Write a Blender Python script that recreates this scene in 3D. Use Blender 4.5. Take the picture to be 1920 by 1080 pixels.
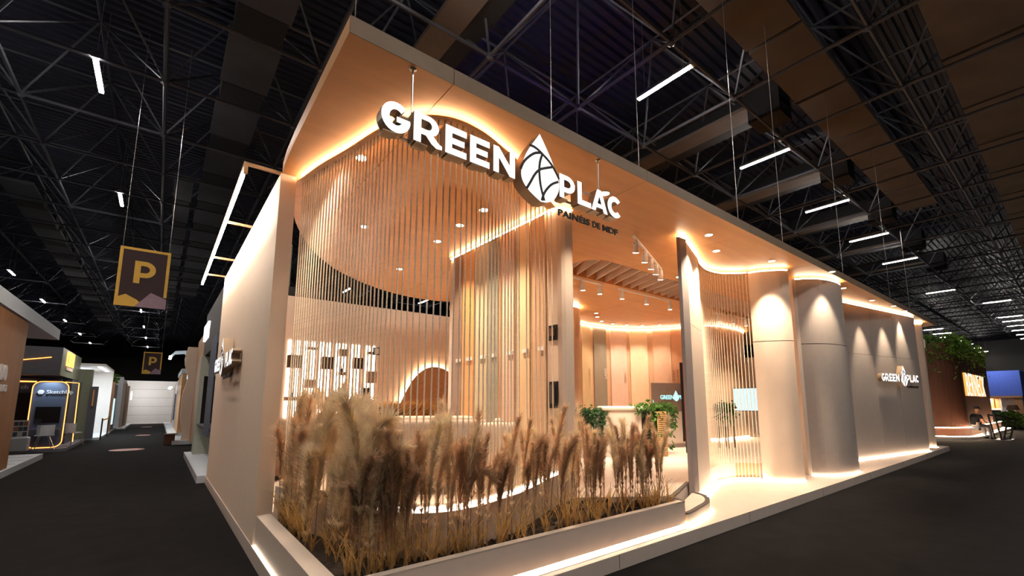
import bpy, bmesh, math, random
from mathutils import Vector, Matrix
random.seed(7)
PI = math.pi
SC = bpy.context.scene
COL = SC.collection
for o in list(bpy.data.objects): bpy.data.objects.remove(o)

# ------------------------------------------------------------------ camera
F_PX, PX, PY = 843.24, 984.5, 636.26
PITCH, YAW, ROLL = .1400, .8906, .0023
cp, sp = math.cos(PITCH), math.sin(PITCH)
Fv = Vector((math.cos(YAW)*cp, math.sin(YAW)*cp, sp))
Rv = Vector((math.sin(YAW), -math.cos(YAW), 0))
Dv = Fv.cross(Rv)
R2 = math.cos(ROLL)*Rv + math.sin(ROLL)*Dv
D2 = -math.sin(ROLL)*Rv + math.cos(ROLL)*Dv
cd = bpy.data.cameras.new('camera'); cam = bpy.data.objects.new('camera', cd); COL.objects.link(cam)
M = Matrix((R2, -D2, -Fv)).transposed().to_4x4(); M.translation = (0, 0, 1.6)
cam.matrix_world = M
cd.sensor_width = 36; cd.lens = F_PX/1920*36
cd.shift_x = (960-PX)/1920; cd.shift_y = (PY-540)/1920
cd.clip_start = .05; cd.clip_end = 300
SC.camera = cam

# ------------------------------------------------------------------ world, exposure
w = bpy.data.worlds.new('world'); SC.world = w; w.use_nodes = True
w.node_tree.nodes['Background'].inputs[0].default_value = (.72, .8, 1, 1)
w.node_tree.nodes['Background'].inputs[1].default_value = .035
SC.cycles.diffuse_bounces = 8; SC.cycles.max_bounces = 12; SC.cycles.transmission_bounces = 8
SC.view_settings.view_transform = 'Standard'; SC.view_settings.look = 'None'
SC.view_settings.gamma = 1; SC.view_settings.use_curve_mapping = False
SC.view_settings.exposure = .5
LED = 42.0         # strip light radiance
HALL = 265.0       # radiance of the linear hall lamps
BAR = 62.0         # radiance of the side wall bar lamp
SPOT = 3.1         # spot power factor
WARM = (1, .76, .52)

def light(kind, name, loc, power, color=WARM, parent=None, target=None, size=.05, angle=70, blend=.6):
    d = bpy.data.lights.new(name, kind); d.energy = power*SPOT; d.color = color
    if kind == 'SPOT': d.spot_size = math.radians(angle); d.spot_blend = blend; d.shadow_soft_size = size
    elif kind == 'AREA': d.size = size
    else: d.shadow_soft_size = size
    o = bpy.data.objects.new(name, d); COL.objects.link(o); o.location = loc
    v = (Vector(target)-Vector(loc)) if target else Vector((0, 0, -1))
    o.rotation_euler = v.to_track_quat('-Z', 'Y').to_euler()
    if parent:
        o.parent = parent; o.matrix_parent_inverse = parent.matrix_basis.inverted()
    return o

# ------------------------------------------------------------------ materials
def S(r, g, b):
    f = lambda c: (c/255/12.92) if c/255 <= .04045 else ((c/255+.055)/1.055)**2.4
    return (f(r), f(g), f(b), 1)
def mat(name, col, rough=.6, metal=0, noise=.06, scale=8, spec=.3, bump=0, stretch=None):
    m = bpy.data.materials.new(name); m.use_nodes = True; nt = m.node_tree; b = nt.nodes['Principled BSDF']
    b.inputs['Roughness'].default_value = rough; b.inputs['Metallic'].default_value = metal
    b.inputs['Specular IOR Level'].default_value = spec
    tc = nt.nodes.new('ShaderNodeTexCoord'); mp = nt.nodes.new('ShaderNodeMapping'); nz = nt.nodes.new('ShaderNodeTexNoise')
    nt.links.new(tc.outputs['Object'], mp.inputs[0]); nt.links.new(mp.outputs[0], nz.inputs['Vector'])
    if stretch: mp.inputs['Scale'].default_value = stretch
    nz.inputs['Scale'].default_value = scale; nz.inputs['Detail'].default_value = 5
    r = nt.nodes.new('ShaderNodeValToRGB'); nt.links.new(nz.outputs[0], r.inputs[0])
    r.color_ramp.elements[0].position = .3; r.color_ramp.elements[1].position = .7
    r.color_ramp.elements[0].color = [max(0, c*(1-noise)) for c in col[:3]]+[1]
    r.color_ramp.elements[1].color = [min(1, c*(1+noise)) for c in col[:3]]+[1]
    nt.links.new(r.outputs[0], b.inputs['Base Color'])
    if bump:
        bp = nt.nodes.new('ShaderNodeBump'); bp.inputs['Strength'].default_value = bump; bp.inputs['Distance'].default_value = .01
        nt.links.new(nz.outputs[0], bp.inputs['Height']); nt.links.new(bp.outputs[0], b.inputs['Normal'])
    return m
def emit(name, col, s):
    m = bpy.data.materials.new(name); m.use_nodes = True; nt = m.node_tree; nt.nodes.clear()
    e = nt.nodes.new('ShaderNodeEmission'); e.inputs[0].default_value = (*col[:3], 1); e.inputs[1].default_value = s
    o = nt.nodes.new('ShaderNodeOutputMaterial'); nt.links.new(e.outputs[0], o.inputs[0]); return m
MT = {}
MT['carpet'] = mat('carpet', (.0098, .0092, .0100, 1), .95, noise=.25, scale=3, spec=.1)
MT['deck'] = mat('roof_deck', (.011, .014, .030, 1), .55, noise=.2, scale=.4)
MT['truss'] = mat('truss_steel', (.055, .060, .075, 1), .5, .2)
MT['ductgrey'] = mat('duct_board_grey', (.042, .044, .052, 1), .8, noise=.15, scale=1.5)
MT['duct'] = mat('duct_board', (.082, .065, .054, 1), .8, noise=.15, scale=1.5)
MT['ductblack'] = mat('duct_black', (.012, .012, .014, 1), .8)
MT['beech'] = mat('beech_veneer', (.56, .27, .10, 1), .45, noise=.08, scale=1.6, stretch=(.35, 5, 5))
MT['beech2'] = mat('beech_panel', (.56, .33, .17, 1), .5, noise=.12, scale=2, stretch=(6, 6, .3))
MT['beech3'] = mat('pale_beech_panel', (.66, .45, .30, 1), .5, noise=.08, scale=2, stretch=(6, 6, .3))
MT['fascia'] = mat('bronze_laminate', (.24, .165, .105, 1), .5)
MT['cream'] = mat('cream_board', (.66, .54, .44, 1), .5, noise=.03, scale=3)
MT['cream2'] = mat('pale_cream_board', (.72, .62, .52, 1), .5, noise=.03, scale=3)
MT['plinth'] = mat('plinth_board', (.62, .52, .45, 1), .45, noise=.03, scale=5)
MT['mauve'] = mat('mauve_board', (.40, .33, .30, 1), .5, noise=.03)
MT['flutegrey'] = mat('grey_board', (.44, .38, .34, 1), .45, noise=.03)
MT['white'] = mat('white_paint', (.78, .76, .74, 1), .5, noise=.02)
MT['whitewall'] = mat('warm_white_wall', (.80, .63, .49, 1), .6, noise=.02)
MT['black'] = mat('black_paint', (.012, .011, .011, 1), .5)
MT['screenblack'] = mat('screen_glass', (.008, .008, .009, 1), .12, spec=.5)
MT['darktrim'] = mat('dark_nosing', (.085, .07, .065, 1), .6)
MT['rope'] = mat('rope_cord', (.86, .73, .57, 1), .8, noise=.12, scale=60)
MT['bronze'] = mat('bronze_return', (.33, .24, .16, 1), .4, .3)
MT['sofa'] = mat('taupe_fabric', (.36, .29, .24, 1), .95, noise=.12, scale=60, bump=.3)
MT['sofacream'] = mat('cream_fabric', (.56, .47, .38, 1), .95, noise=.08, scale=60, bump=.3)
MT['brownleather'] = mat('brown_fabric', (.16, .085, .055, 1), .8, noise=.1, scale=30)
MT['soil'] = mat('planter_soil', (.05, .035, .025, 1), 1, noise=.6, scale=30, bump=1)
MT['leaf'] = mat('green_leaf', (.075, .17, .035, 1), .5, noise=.4, scale=9)
MT['leaf2'] = mat('dark_green_leaf', (.04, .10, .035, 1), .5, noise=.4, scale=9)
MT['leafb'] = mat('ivy_leaf', (.09, .17, .022, 1), .6, noise=.5, scale=3)
MT['rattan'] = mat('rattan', (.62, .40, .18, 1), .6, noise=.2, scale=40)
MT['steel'] = mat('brushed_steel', (.5, .48, .45, 1), .3, .9)
MT['spotwhite'] = mat('white_metal', (.75, .72, .7, 1), .4)
MT['plumeA'] = mat('pampas_blond', (.90, .71, .50, 1), .9, noise=.25, scale=12)
MT['plumeB'] = mat('pampas_tan', (.83, .62, .42, 1), .9, noise=.25, scale=12)
MT['plumeC'] = mat('pampas_brown', (.58, .40, .26, 1), .9, noise=.25, scale=12)
MT['straw'] = mat('golden_straw', (.66, .42, .16, 1), .7, noise=.3, scale=14)
MT['stem'] = mat('dry_stem', (.28, .17, .08, 1), .8, noise=.2, scale=14)
for m_ in ('plumeA', 'plumeB', 'plumeC', 'straw', 'leaf', 'leaf2', 'leafb'):      # thin blades let light through
    nt = MT[m_].node_tree; b = nt.nodes['Principled BSDF']
    tr = nt.nodes.new('ShaderNodeBsdfTranslucent'); mx = nt.nodes.new('ShaderNodeMixShader'); mx.inputs[0].default_value = .5
    nt.links.new(b.inputs['Base Color'].links[0].from_socket, tr.inputs[0])
    nt.links.new(b.outputs[0], mx.inputs[1]); nt.links.new(tr.outputs[0], mx.inputs[2])
    nt.links.new(mx.outputs[0], nt.nodes['Material Output'].inputs[0])
MT['led'] = emit('warm_led', (1, .73, .47), LED)
MT['ledfloor'] = emit('warm_led_floor', (1, .76, .53), LED*1.1)
MT['ledwhite'] = emit('white_led', (1, .86, .72), 11); MT['ledsoft'] = emit('soft_led', (1, .86, .72), 3.2); MT['ledbar'] = emit('bar_led', (1, .86, .72), BAR)
MT['booth_spot'] = emit('booth_spot', (1, .96, .92), 12)
MT['lens'] = emit('downlight_lens', (1, .84, .64), 7)
MT['hall_lamp'] = emit('hall_lamp', (1, .91, .82), HALL)
MT['signwhite'] = emit('sign_face', (1, .97, .95), 1.25)
MT['neonside'] = emit('letter_side', (1, .42, .08), .9)
MT['neon'] = emit('orange_neon', (1, .30, .06), 3.2)
MT['screenon'] = emit('screen_blue', (.55, .80, .88), 1.0)
MT['screenlogo'] = emit('screen_logo', (.45, .95, 1), 1.1)

# ------------------------------------------------------------------ mesh helpers
class MB:
    def __init__(s): s.v = []; s.f = []; s.mi = []
    def add(s, vs, fs, mi=0):
        n = len(s.v); s.v += [tuple(v) for v in vs]; s.f += [tuple(i+n for i in f) for f in fs]; s.mi += [mi]*len(fs); return s
    def box(s, x0, x1, y0, y1, z0, z1, mi=0):
        return s.add([(x, y, z) for z in (z0, z1) for y in (y0, y1) for x in (x0, x1)],
                     [(0, 2, 3, 1), (4, 5, 7, 6), (0, 1, 5, 4), (2, 6, 7, 3), (0, 4, 6, 2), (1, 3, 7, 5)], mi)
    def prism(s, poly, z0, z1, mi=0):
        n = len(poly); a = sum(poly[i][0]*poly[(i+1) % n][1]-poly[(i+1) % n][0]*poly[i][1] for i in range(n))
        if a < 0: poly = poly[::-1]
        vs = [(p[0], p[1], z0) for p in poly]+[(p[0], p[1], z1) for p in poly]
        return s.add(vs, [tuple(range(n-1, -1, -1)), tuple(range(n, 2*n))]+[(i, (i+1) % n, n+(i+1) % n, n+i) for i in range(n)], mi)
    def ribbon(s, path, z0, z1, th, mi=0):          # a wall along a path, thickness to the left of it
        L = offset(path, th); n = len(path)
        vs = [(*p, z0) for p in path]+[(*p, z1) for p in path]+[(*p, z0) for p in L]+[(*p, z1) for p in L]
        fs = []
        for i in range(n-1):
            fs += [(i, i+1, n+i+1, n+i), (2*n+i+1, 2*n+i, 3*n+i, 3*n+i+1), (n+i, n+i+1, 3*n+i+1, 3*n+i), (i+1, i, 2*n+i, 2*n+i+1)]
        fs += [(0, n, 3*n, 2*n), (n-1, 3*n-1, 4*n-1, 2*n-1)]
        return s.add(vs, fs, mi)
    def tube(s, pts, r, n=6, mi=0):
        pts = [Vector(p) for p in pts]; R_ = r if isinstance(r, (list, tuple)) else [r]*len(pts); vs = []; fs = []
        for i, p in enumerate(pts):
            t = (pts[min(i+1, len(pts)-1)]-pts[max(i-1, 0)]).normalized()
            u = t.cross(Vector((0, 0, 1)))
            if u.length < .05: u = t.cross(Vector((0, 1, 0)))
            u.normalize(); v = t.cross(u)
            vs += [p+R_[i]*(math.cos(2*PI*k/n)*u+math.sin(2*PI*k/n)*v) for k in range(n)]
        for i in range(len(pts)-1):
            fs += [(i*n+k, (i+1)*n+k, (i+1)*n+(k+1) % n, i*n+(k+1) % n) for k in range(n)]
        fs += [tuple(range(n)), tuple((len(pts)-1)*n+k for k in range(n-1, -1, -1))]
        return s.add(vs, fs, mi)
    def lathe(s, prof, c=(0, 0, 0), n=16, mi=0):
        vs = [(c[0]+r*math.cos(2*PI*k/n), c[1]+r*math.sin(2*PI*k/n), c[2]+z) for r, z in prof for k in range(n)]
        fs = [(i*n+k, i*n+(k+1) % n, (i+1)*n+(k+1) % n, (i+1)*n+k) for i in range(len(prof)-1) for k in range(n)]
        fs += [tuple(range(n-1, -1, -1)), tuple((len(prof)-1)*n+k for k in range(n))]
        return s.add(vs, fs, mi)
    def build(s, name, mats, parent=None, bevel=0, smooth=False, seg=2):
        me = bpy.data.meshes.new(name); me.from_pydata(s.v, [], s.f)
        for m in (mats if isinstance(mats, (list, tuple)) else [mats]): me.materials.append(MT[m] if isinstance(m, str) else m)
        for p, i in zip(me.polygons, s.mi): p.material_index = i
        if bevel:
            bm = bmesh.new(); bm.from_mesh(me)
            bmesh.ops.bevel(bm, geom=list(bm.edges), offset=bevel, segments=seg, affect='EDGES', profile=.5, clamp_overlap=True)
            bm.to_mesh(me); bm.free(); smooth = smooth or seg > 2
        if smooth:
            for p in me.polygons: p.use_smooth = True
        me.update(); return link(name, me, parent)
def link(name, me, parent=None):
    o = bpy.data.objects.new(name, me); COL.objects.link(o)
    if parent is not None:
        o.parent = parent; o.matrix_parent_inverse = parent.matrix_basis.inverted() if parent.parent is None else Matrix()
    return o
def local(name, me, parent):                          # child whose mesh is already in the parent's own frame
    o = bpy.data.objects.new(name, me); COL.objects.link(o); o.parent = parent; return o
def thing(name, label, cat, loc=(0, 0, 0), rz=0, group=None):
    o = bpy.data.objects.new(name, None); COL.objects.link(o); o.empty_display_size = .1
    o.location = loc; o.rotation_euler = (0, 0, rz); tag(o, label, cat, group); return o
def tag(o, label, cat, group=None):
    o['label'] = label; o['category'] = cat
    if group: o['group'] = group
    return o
def struct(o): o['kind'] = 'structure'; return o
def stuff(o): o['kind'] = 'stuff'; return o
def offset(path, d):
    out = []
    for i, p in enumerate(path):
        a = path[max(i-1, 0)]; b = path[min(i+1, len(path)-1)]
        t = Vector((b[0]-a[0], b[1]-a[1])).normalized(); out.append((p[0]-t.y*d, p[1]+t.x*d))
    return out
def cr(pts, n=6):
    out = []; P = [Vector(p) for p in pts]
    for i in range(len(P)-1):
        a = P[max(i-1, 0)]; b = P[i]; c = P[i+1]; d = P[min(i+2, len(P)-1)]
        for k in range(n):
            t = k/n
            out.append(tuple(.5*((2*b)+(c-a)*t+(2*a-5*b+4*c-d)*t*t+(3*b-a-3*c+d)*t**3)))
    out.append(tuple(P[-1])); return out
def along(path, step, start=0):
    out = []; L = start; acc = 0
    for a, b in zip(path, path[1:]):
        d = math.dist(a, b)
        while L <= acc+d+1e-9:
            t = (L-acc)/d; out.append(tuple(a[i]+(b[i]-a[i])*t for i in range(len(a)))); L += step
        acc += d
    return out
def dup(root, loc, rz=None, label=None, group=None, scale=None):
    r = root.copy(); COL.objects.link(r); r.location = loc
    if rz is not None: r.rotation_euler = (0, 0, rz)
    if label: r['label'] = label
    if group: r['group'] = group
    if scale: r.scale = scale if isinstance(scale, tuple) else (scale,)*3
    for ch in list(root.children):
        c = ch.copy(); COL.objects.link(c); c.parent = r
        for g in list(ch.children):
            d = g.copy(); COL.objects.link(d); d.parent = c
    return r
ORD = 'first second third fourth fifth sixth seventh eighth ninth tenth eleventh twelfth thirteenth fourteenth fifteenth sixteenth'.split()
def solid2d(polys, depth, mats):
    """2D outlines (x, y) with holes by even-odd, given depth along z (front face at z = 0, towards -z the returns)"""
    cu = bpy.data.curves.new('outline', 'CURVE'); cu.dimensions = '2D'; cu.fill_mode = 'BOTH'; cu.extrude = depth/2
    for p in polys:
        s = cu.splines.new('POLY'); s.points.add(len(p)-1); s.use_cyclic_u = True
        for i, q in enumerate(p): s.points[i].co = (q[0], q[1], 0, 1)
    return curve_mesh(cu, depth, mats)
def curve_mesh(cu, depth, mats):
    o = bpy.data.objects.new('tmp', cu); COL.objects.link(o)
    dg = bpy.context.evaluated_depsgraph_get(); me = bpy.data.meshes.new_from_object(o.evaluated_get(dg))
    bpy.data.objects.remove(o); bpy.data.curves.remove(cu)
    me.transform(Matrix.Translation((0, 0, -depth/2)))
    me.materials.clear()
    for m in mats: me.materials.append(MT[m])
    for p in me.polygons: p.material_index = 0 if (p.normal.z > .7 or len(mats) == 1) else 1; p.use_smooth = False
    me.update(); return me
def text_mesh(s, size, depth, mats, bold=0, spacing=1, sx=1, align='LEFT'):
    cu = bpy.data.curves.new('text', 'FONT'); cu.body = s; cu.size = size; cu.extrude = depth/2; cu.offset = bold*size
    cu.space_character = spacing; cu.align_x = align; cu.resolution_u = 3
    me = curve_mesh(cu, depth, mats)
    if sx != 1: me.transform(Matrix.Diagonal((sx, 1, 1, 1)))
    return me
UPRIGHT = Matrix(((1, 0, 0, 0), (0, 0, -1, 0), (0, 1, 0, 0), (0, 0, 0, 1)))     # x right, y up, z towards -Y
def place(o, loc, rz=0): o.matrix_basis = Matrix.Translation(loc) @ Matrix.Rotation(rz, 4, 'Z') @ UPRIGHT; return o
def blank_copy(o, parent): c = o.copy(); COL.objects.link(c); c.parent = parent; return c

# ================================================================== the hall
ZP, ZF, ZC = .143, .43, 4.256
o = MB().box(-40, 130, -14, 110, -.1, 0).build('floor', 'carpet'); struct(o)
m = MB(); y = -6.0; prof = []
while y < 96:
    prof += [(y, 10.95), (y+.09, 10.95), (y+.13, 11.03), (y+.21, 11.03)]; y += .25
vs = [(x, a, z) for x in (-24, 100) for a, z in prof]; n = len(prof)
m.add(vs, [(i, i+1, n+i+1, n+i) for i in range(n-1)])
ceil = struct(m.build('ceiling', 'deck'))
GX = [7.64+2.715*k for k in range(-6, 25)]; GY = [4.6+2.68*k for k in range(-3, 28)]
for x in GX: MB().tube([(x, GY[0], 9), (x, GY[-1], 9)], .045, 6).build('truss_chord', 'truss', ceil)
for y in GY: MB().tube([(GX[0], y, 9), (GX[-1], y, 9)], .04, 6).build('truss_chord', 'truss', ceil)
m = MB(); nodes = MB()
TX = [x+1.36 for x in GX[:-1]]; TY = [y+1.34 for y in GY[:-1]]
for x in TX: m.tube([(x, TY[0], 10.75), (x, TY[-1], 10.75)], .035, 4)
for y in TY: m.tube([(TX[0], y, 10.75), (TX[-1], y, 10.75)], .035, 4)
for i, x in enumerate(GX):
    for j, y in enumerate(GY):
        nodes.lathe([(.03, -.09), (.085, -.05), (.085, .05), (.03, .09)], (x, y, 9), 6)
        for a in (-1.355, 1.36):
            for b in (-1.34, 1.34):
                if TX[0]-.1 <= x+a <= TX[-1]+.1 and TY[0]-.1 <= y+b <= TY[-1]+.1:
                    m.tube([(x, y, 9), (x+a, y+b, 10.75)], .028, 4)
stuff(m.build('truss_web', 'truss', ceil)); stuff(nodes.build('truss_node', 'truss', ceil))
MB().box(-24, 100, 96, 96.3, 0, 11).build('wall_back', 'black')['kind'] = 'structure'
MB().box(100, 100.3, -14, 96, 0, 11).build('wall_right', 'black')['kind'] = 'structure'
MB().box(-24.3, -24, -14, 96, 0, 11).build('wall_left', 'black')['kind'] = 'structure'
# boards and ducts slung in the roof space
def duct_run(label, pts, w_, axis, seg, gap, z=9.55, n0=0, box=True):
    dm = 'ductgrey' if axis == 'y' else 'duct'
    t = thing('ceiling_duct', label, 'duct', pts)
    x, y = pts[0], pts[1]; k = 0
    for k in range(n0):
        a = k*(seg+gap)
        if axis == 'y':
            MB().box(x-w_/2, x+w_/2, y+a, y+a+seg, z, z+.1).build('duct_board', dm, t)
            if box: MB().box(x-w_/2+.05, x+w_/2-.05, y+a+seg, y+a+seg+gap, z-.02, z+.5).build('duct_box', 'ductblack', t)
        else:
            MB().box(x+a, x+a+seg, y-w_/2, y+w_/2, z, z+.1).build('duct_board', 'duct', t)
            if box: MB().box(x+a+seg, x+a+seg+gap, y-w_/2+.05, y+w_/2-.05, z-.02, z+.5).build('duct_box', 'ductblack', t)
    return t
duct_run('grey board duct with black gaps running along the aisle above stand edge', (1.0, 7.6, 9.4), 1.0, 'y', 2.0, .8, 9.4, 12)
duct_run('narrow grey board duct over the middle of the aisle, deeper in the hall', (.05, 19.2, 9.4), .55, 'y', 2.0, .7, 9.4, 14)
duct_run('grey board duct over the left booths, far end of aisle', (-4.6, 23.0, 9.4), .9, 'y', 2.0, .8, 9.4, 14)
duct_run('wide tan board duct running right, nearer to the canopy', (6.9, 3.35, 9.3), 1.1, 'x', 2.6, .12, 9.3, 6, False)
duct_run('wide tan board duct at the top right corner of hall roof', (10.6, .55, 9.3), 1.35, 'x', 2.6, .12, 9.3, 10, False)
for i, x in enumerate((4.05, 11.9, 17.2, 22.6, 28.0, 33.4)):
    t = thing('ceiling_duct', 'narrow board duct crossing over the canopy, %s from the sign end' % ORD[i], 'duct', (x, 4.6, 9.4))
    MB().box(x-.3, x+.3, 4.9, 13.5, 9.4, 9.5).build('duct_board', 'duct', t)
    MB().box(x+.3, x+.75, 4.9, 13.5, 9.45, 10.2).build('duct_box', 'ductblack', t)
    MB().box(x-.2, x+.55, 4.1, 4.9, 9.0, 9.9).build('duct_box', 'ductblack', t)
# linear hall lamps
def hall_lamp(x, y, label, group=None, L=1.45):
    t = thing('linear_lamp', label, 'lamp', (x, y, 8.96), 0, group)
    MB().box(x-.05, x+.05, y-L/2, y+L/2, 8.985, 9.06).build('housing', 'steel', t)
    MB().box(x-.04, x+.04, y-L/2+.01, y+L/2-.01, 8.96, 8.984).build('tube', 'hall_lamp', t)
    MB().box(x-.06, x+.06, y-L/2-.04, y-L/2-.002, 8.96, 9.06).build('end_cap', 'steel', t)
    MB().tube([(x, y-L/2+.2, 9.06), (x, y-L/2+.2, 10.95)], .006, 4).build('hanger', 'steel', t)
    MB().tube([(x, y+L/2-.2, 9.06), (x, y+L/2-.2, 10.95)], .006, 4).build('hanger', 'steel', t)
for i, y in enumerate((13.3, 21.35, 29.6, 38.2, 46.9, 56.6, 66.2, 76.8)):
    hall_lamp(-1.69, y, 'white linear hall lamp, %s of the row above the left aisle' % ORD[i])
for i, y in enumerate((37.5, 46.6, 56.7, 66.7, 76)):
    hall_lamp(-7.1, y, 'white linear hall lamp, %s of the row over the left booths' % ORD[i])
for i, x in enumerate((8.55, 13.8, 19.15, 24.4, 29.85, 40.5)):
    hall_lamp(x, 5.4, 'bright white linear hall lamp, %s from the sign in the row over the canopy' % ORD[i])
for i, (x, y) in enumerate(((3.3, 5.4), (-1.69, 5.4), (-7.1, 5.4), (-7.1, 13.3), (-7.1, -2.6), (-1.69, -2.6), (3.3, -2.6), (8.55, -2.6), (3.3, -10.6), (8.55, -10.6), (13.8, -2.6))):  # out-of-view lamps added to light the stand front, continuing the lamp grid
    hall_lamp(x, y, 'unseen linear hall lamp added over the near aisle, %s of the grid' % ORD[i])
hall_lamp(9.06, 29.9, 'hall lamp glimpsed above the lounge back wall, left one'); hall_lamp(14.55, 29.9, 'hall lamp glimpsed above the lounge back wall, right one')
for i, x in enumerate((48, 57.4, 60.7, 64.7, 69.2, 74, 79, 85, 92)):
    hall_lamp(x, 3.4, 'thin white hall lamp, %s of the far row above right aisle' % ORD[i])
for i, x in enumerate((61.4, 65.9, 70, 76, 81, 88, 95)):
    hall_lamp(x, 9.1, 'small distant hall lamp behind canopy tip, %s of its row' % ORD[i])

# ================================================================== the stand: platform
st = thing('stand_platform', 'pale cream stepped platform under the timber stand', 'platform', (.875, 3.025, 0))
MB().prism([(.875, 3.01), (20.45, 3.01), (20.6, 3.4), (20.6, 11.45), (.875, 11.45)], 0, ZP).build('plinth', 'plinth', st)
RING = cr([(1.06, 5.60), (1.16, 5.05), (1.29, 4.55), (1.41, 4.02), (1.52, 3.72), (1.68, 3.50), (1.92, 3.38), (2.22, 3.39), (2.54, 3.49), (2.9, 3.63), (3.3, 3.85), (3.7, 4.08), (3.93, 4.2)], 5)
FRONT = [(4.25, 4.05), (5.1, 3.47), (5.2, 3.43), (5.35, 3.48), (6.2, 3.84), (6.9, 4.12), (7.7, 4.33), (8.35, 4.5), (8.8, 4.42), (9.15, 4.2), (9.5, 3.85), (10.3, 3.95), (10.9, 3.75), (11.8, 3.75), (12.3, 4.25), (13.8, 4.05), (17.9, 3.4), (18.3, 11.3)]
MB().prism(offset(RING, .07)+[(3.97, 4.2)]+FRONT+[(1.07, 11.3), (1.07, 5.7)], ZP, ZF).build('raised_floor', 'cream2', st)
MB().ribbon([(5.0, 3.15), (5.09, 3.36), (5.14, 3.40), (5.22, 3.42), (6.2, 3.815)], ZF-.012, ZF+.008, .05).build('nosing', 'darktrim', st)
STEP = cr([(5.02, 3.13), (5.2, 3.15), (5.45, 3.21), (5.78, 3.29), (6.03, 3.42), (6.2, 3.58), (6.27, 3.74)], 4)
MB().prism(STEP+[(6.24, 3.80), (5.28, 3.42), (5.15, 3.40), (5.06, 3.24)], ZP, .286).build('step', 'cream2', st)
MB().ribbon(STEP, .277, .292, .06).build('nosing', 'darktrim', st)
MB().ribbon(offset(STEP, .012), ZP+.001, ZP+.03, .02).build('led_strip', 'ledfloor', st)
MB().ribbon(offset(STEP, -.015), ZP, ZP+.012, .02).build('led_strip', 'ledfloor', st)
MB().box(1.05, 4.98, 3.178, 3.188, ZP, ZP+.022).build('led_strip', 'ledfloor', st)
MB().box(.95, 5.0, 3.085, 3.09, ZP, ZP+.0015).build('joint', 'darktrim', st)
MB().box(.88, .904, 3.06, 5.58, ZP, ZP+.006).build('led_strip', 'ledsoft', st)
BASE = cr([(6.50, 3.78), (7.0, 3.97), (7.55, 4.17), (8.1, 4.36), (8.5, 4.30), (8.8, 4.18), (9.06, 3.98)], 4)
MB().ribbon(offset(BASE, -.02), ZP, ZP+.012, .02).build('led_strip', 'ledfloor', st)
for xs in (3.6, 6.3, 9.0, 11.7, 14.4, 17.1):           # joints of the plinth front
    MB().box(xs, xs+.006, 3.0085, 3.011, .01, ZP).build('joint', 'darktrim', st)

# planter
pl = thing('grass_planter', 'long cream planter box holding dried pampas grass at the stand corner', 'planter', (.93, 3.18, ZP))
MB().prism([(.91, 3.155), (5.005, 3.155), (5.005, 3.215), (1.03, 3.215), (1.03, 3.156)], ZP+.03, ZF).build('front_wall', 'plinth', pl)
MB().box(1.03, 4.99, 3.19, 3.214, ZP, ZP+.0295).build('base_rail', 'darktrim', pl)
MB().box(.905, 1.03, 3.216, 5.6, ZP, ZF-.001).build('side_wall', 'cream', pl)
MB().prism([(.903, 3.15), (5.008, 3.15), (5.008, 3.22), (1.035, 3.22), (1.035, 5.6), (.903, 5.6)], ZF, ZF+.006).build('rim', 'cream2', pl)
MB().prism([(4.95, 3.216), (5.004, 3.216), (5.14, 3.43), (5.09, 3.45)], ZP, ZF).build('end_wall', 'cream', pl)
MB().ribbon(RING, .2, .72, .06).build('back_wall', 'cream', pl)
MB().ribbon(offset(RING[16:], .006), .715, .762, .03).build('led_strip', 'ledsoft', pl)
MB().ribbon(offset(RING, .037), .72, .775, .03).build('led_channel', 'cream', pl)
soil = MB(); pts = [(1.056, 5.58)]
SO = [(1.036, 3.22), (4.95, 3.22), (5.08, 3.44), (4.3, 3.98), (3.93, 4.19)]+RING[::-1]+[(1.056, 5.6)]
soil.prism(SO, ZP+.01, .375)
for i in range(420):                                    # clods
    x = random.uniform(1.08, 4.9); y = random.uniform(3.26, 3.46 if x < 2.6 else min(3.9, 3.3+(x-2.2)*.35) if x < 4 else max(3.4, 4.1-(x-4.2)*.75))
    soil.lathe([(.02, -.01), (.035*random.uniform(.6, 1.3), .01), (.012, .04*random.uniform(.5, 1.2))], (x, y, .372), 5)
stuff(soil.build('soil', 'soil', pl))

# ================================================================== canopy
can = thing('stand_canopy', 'beech veneered flat canopy hanging over the whole stand', 'canopy', (.845, 3.06, ZC))
HOLE = cr([(1.05, 5.64), (1.17, 6.4), (1.40, 7.2), (1.80, 8.1), (2.3, 8.88), (2.75, 9.38), (3.33, 9.86), (3.97, 10.24), (4.6, 10.45), (5.2, 10.49), (5.85, 10.3), (6.3, 9.9)], 8)
def yback(x):
    if x <= 1.05: return 5.61
    if x >= 6.3: return 11.3 if x < 14.6 else 10.4
    for a, b in zip(HOLE, HOLE[1:]):
        if a[0] <= x <= b[0]: return a[1]+(b[1]-a[1])*(x-a[0])/max(1e-6, b[0]-a[0])
    return 9.9
def rec(x):     # half width of the slatted recess at x
    r = .54
    if x < 5.95 or x > 15: return 0
    if x < 5.95+r: return math.sqrt(max(0, r*r-(5.95+r-x)**2))
    return r
RY = 5.95
cuts = [.845, 1.705, 4.38, 7.055, 9.73, 12.405, 15.08, 17.755, 21.2]
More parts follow.
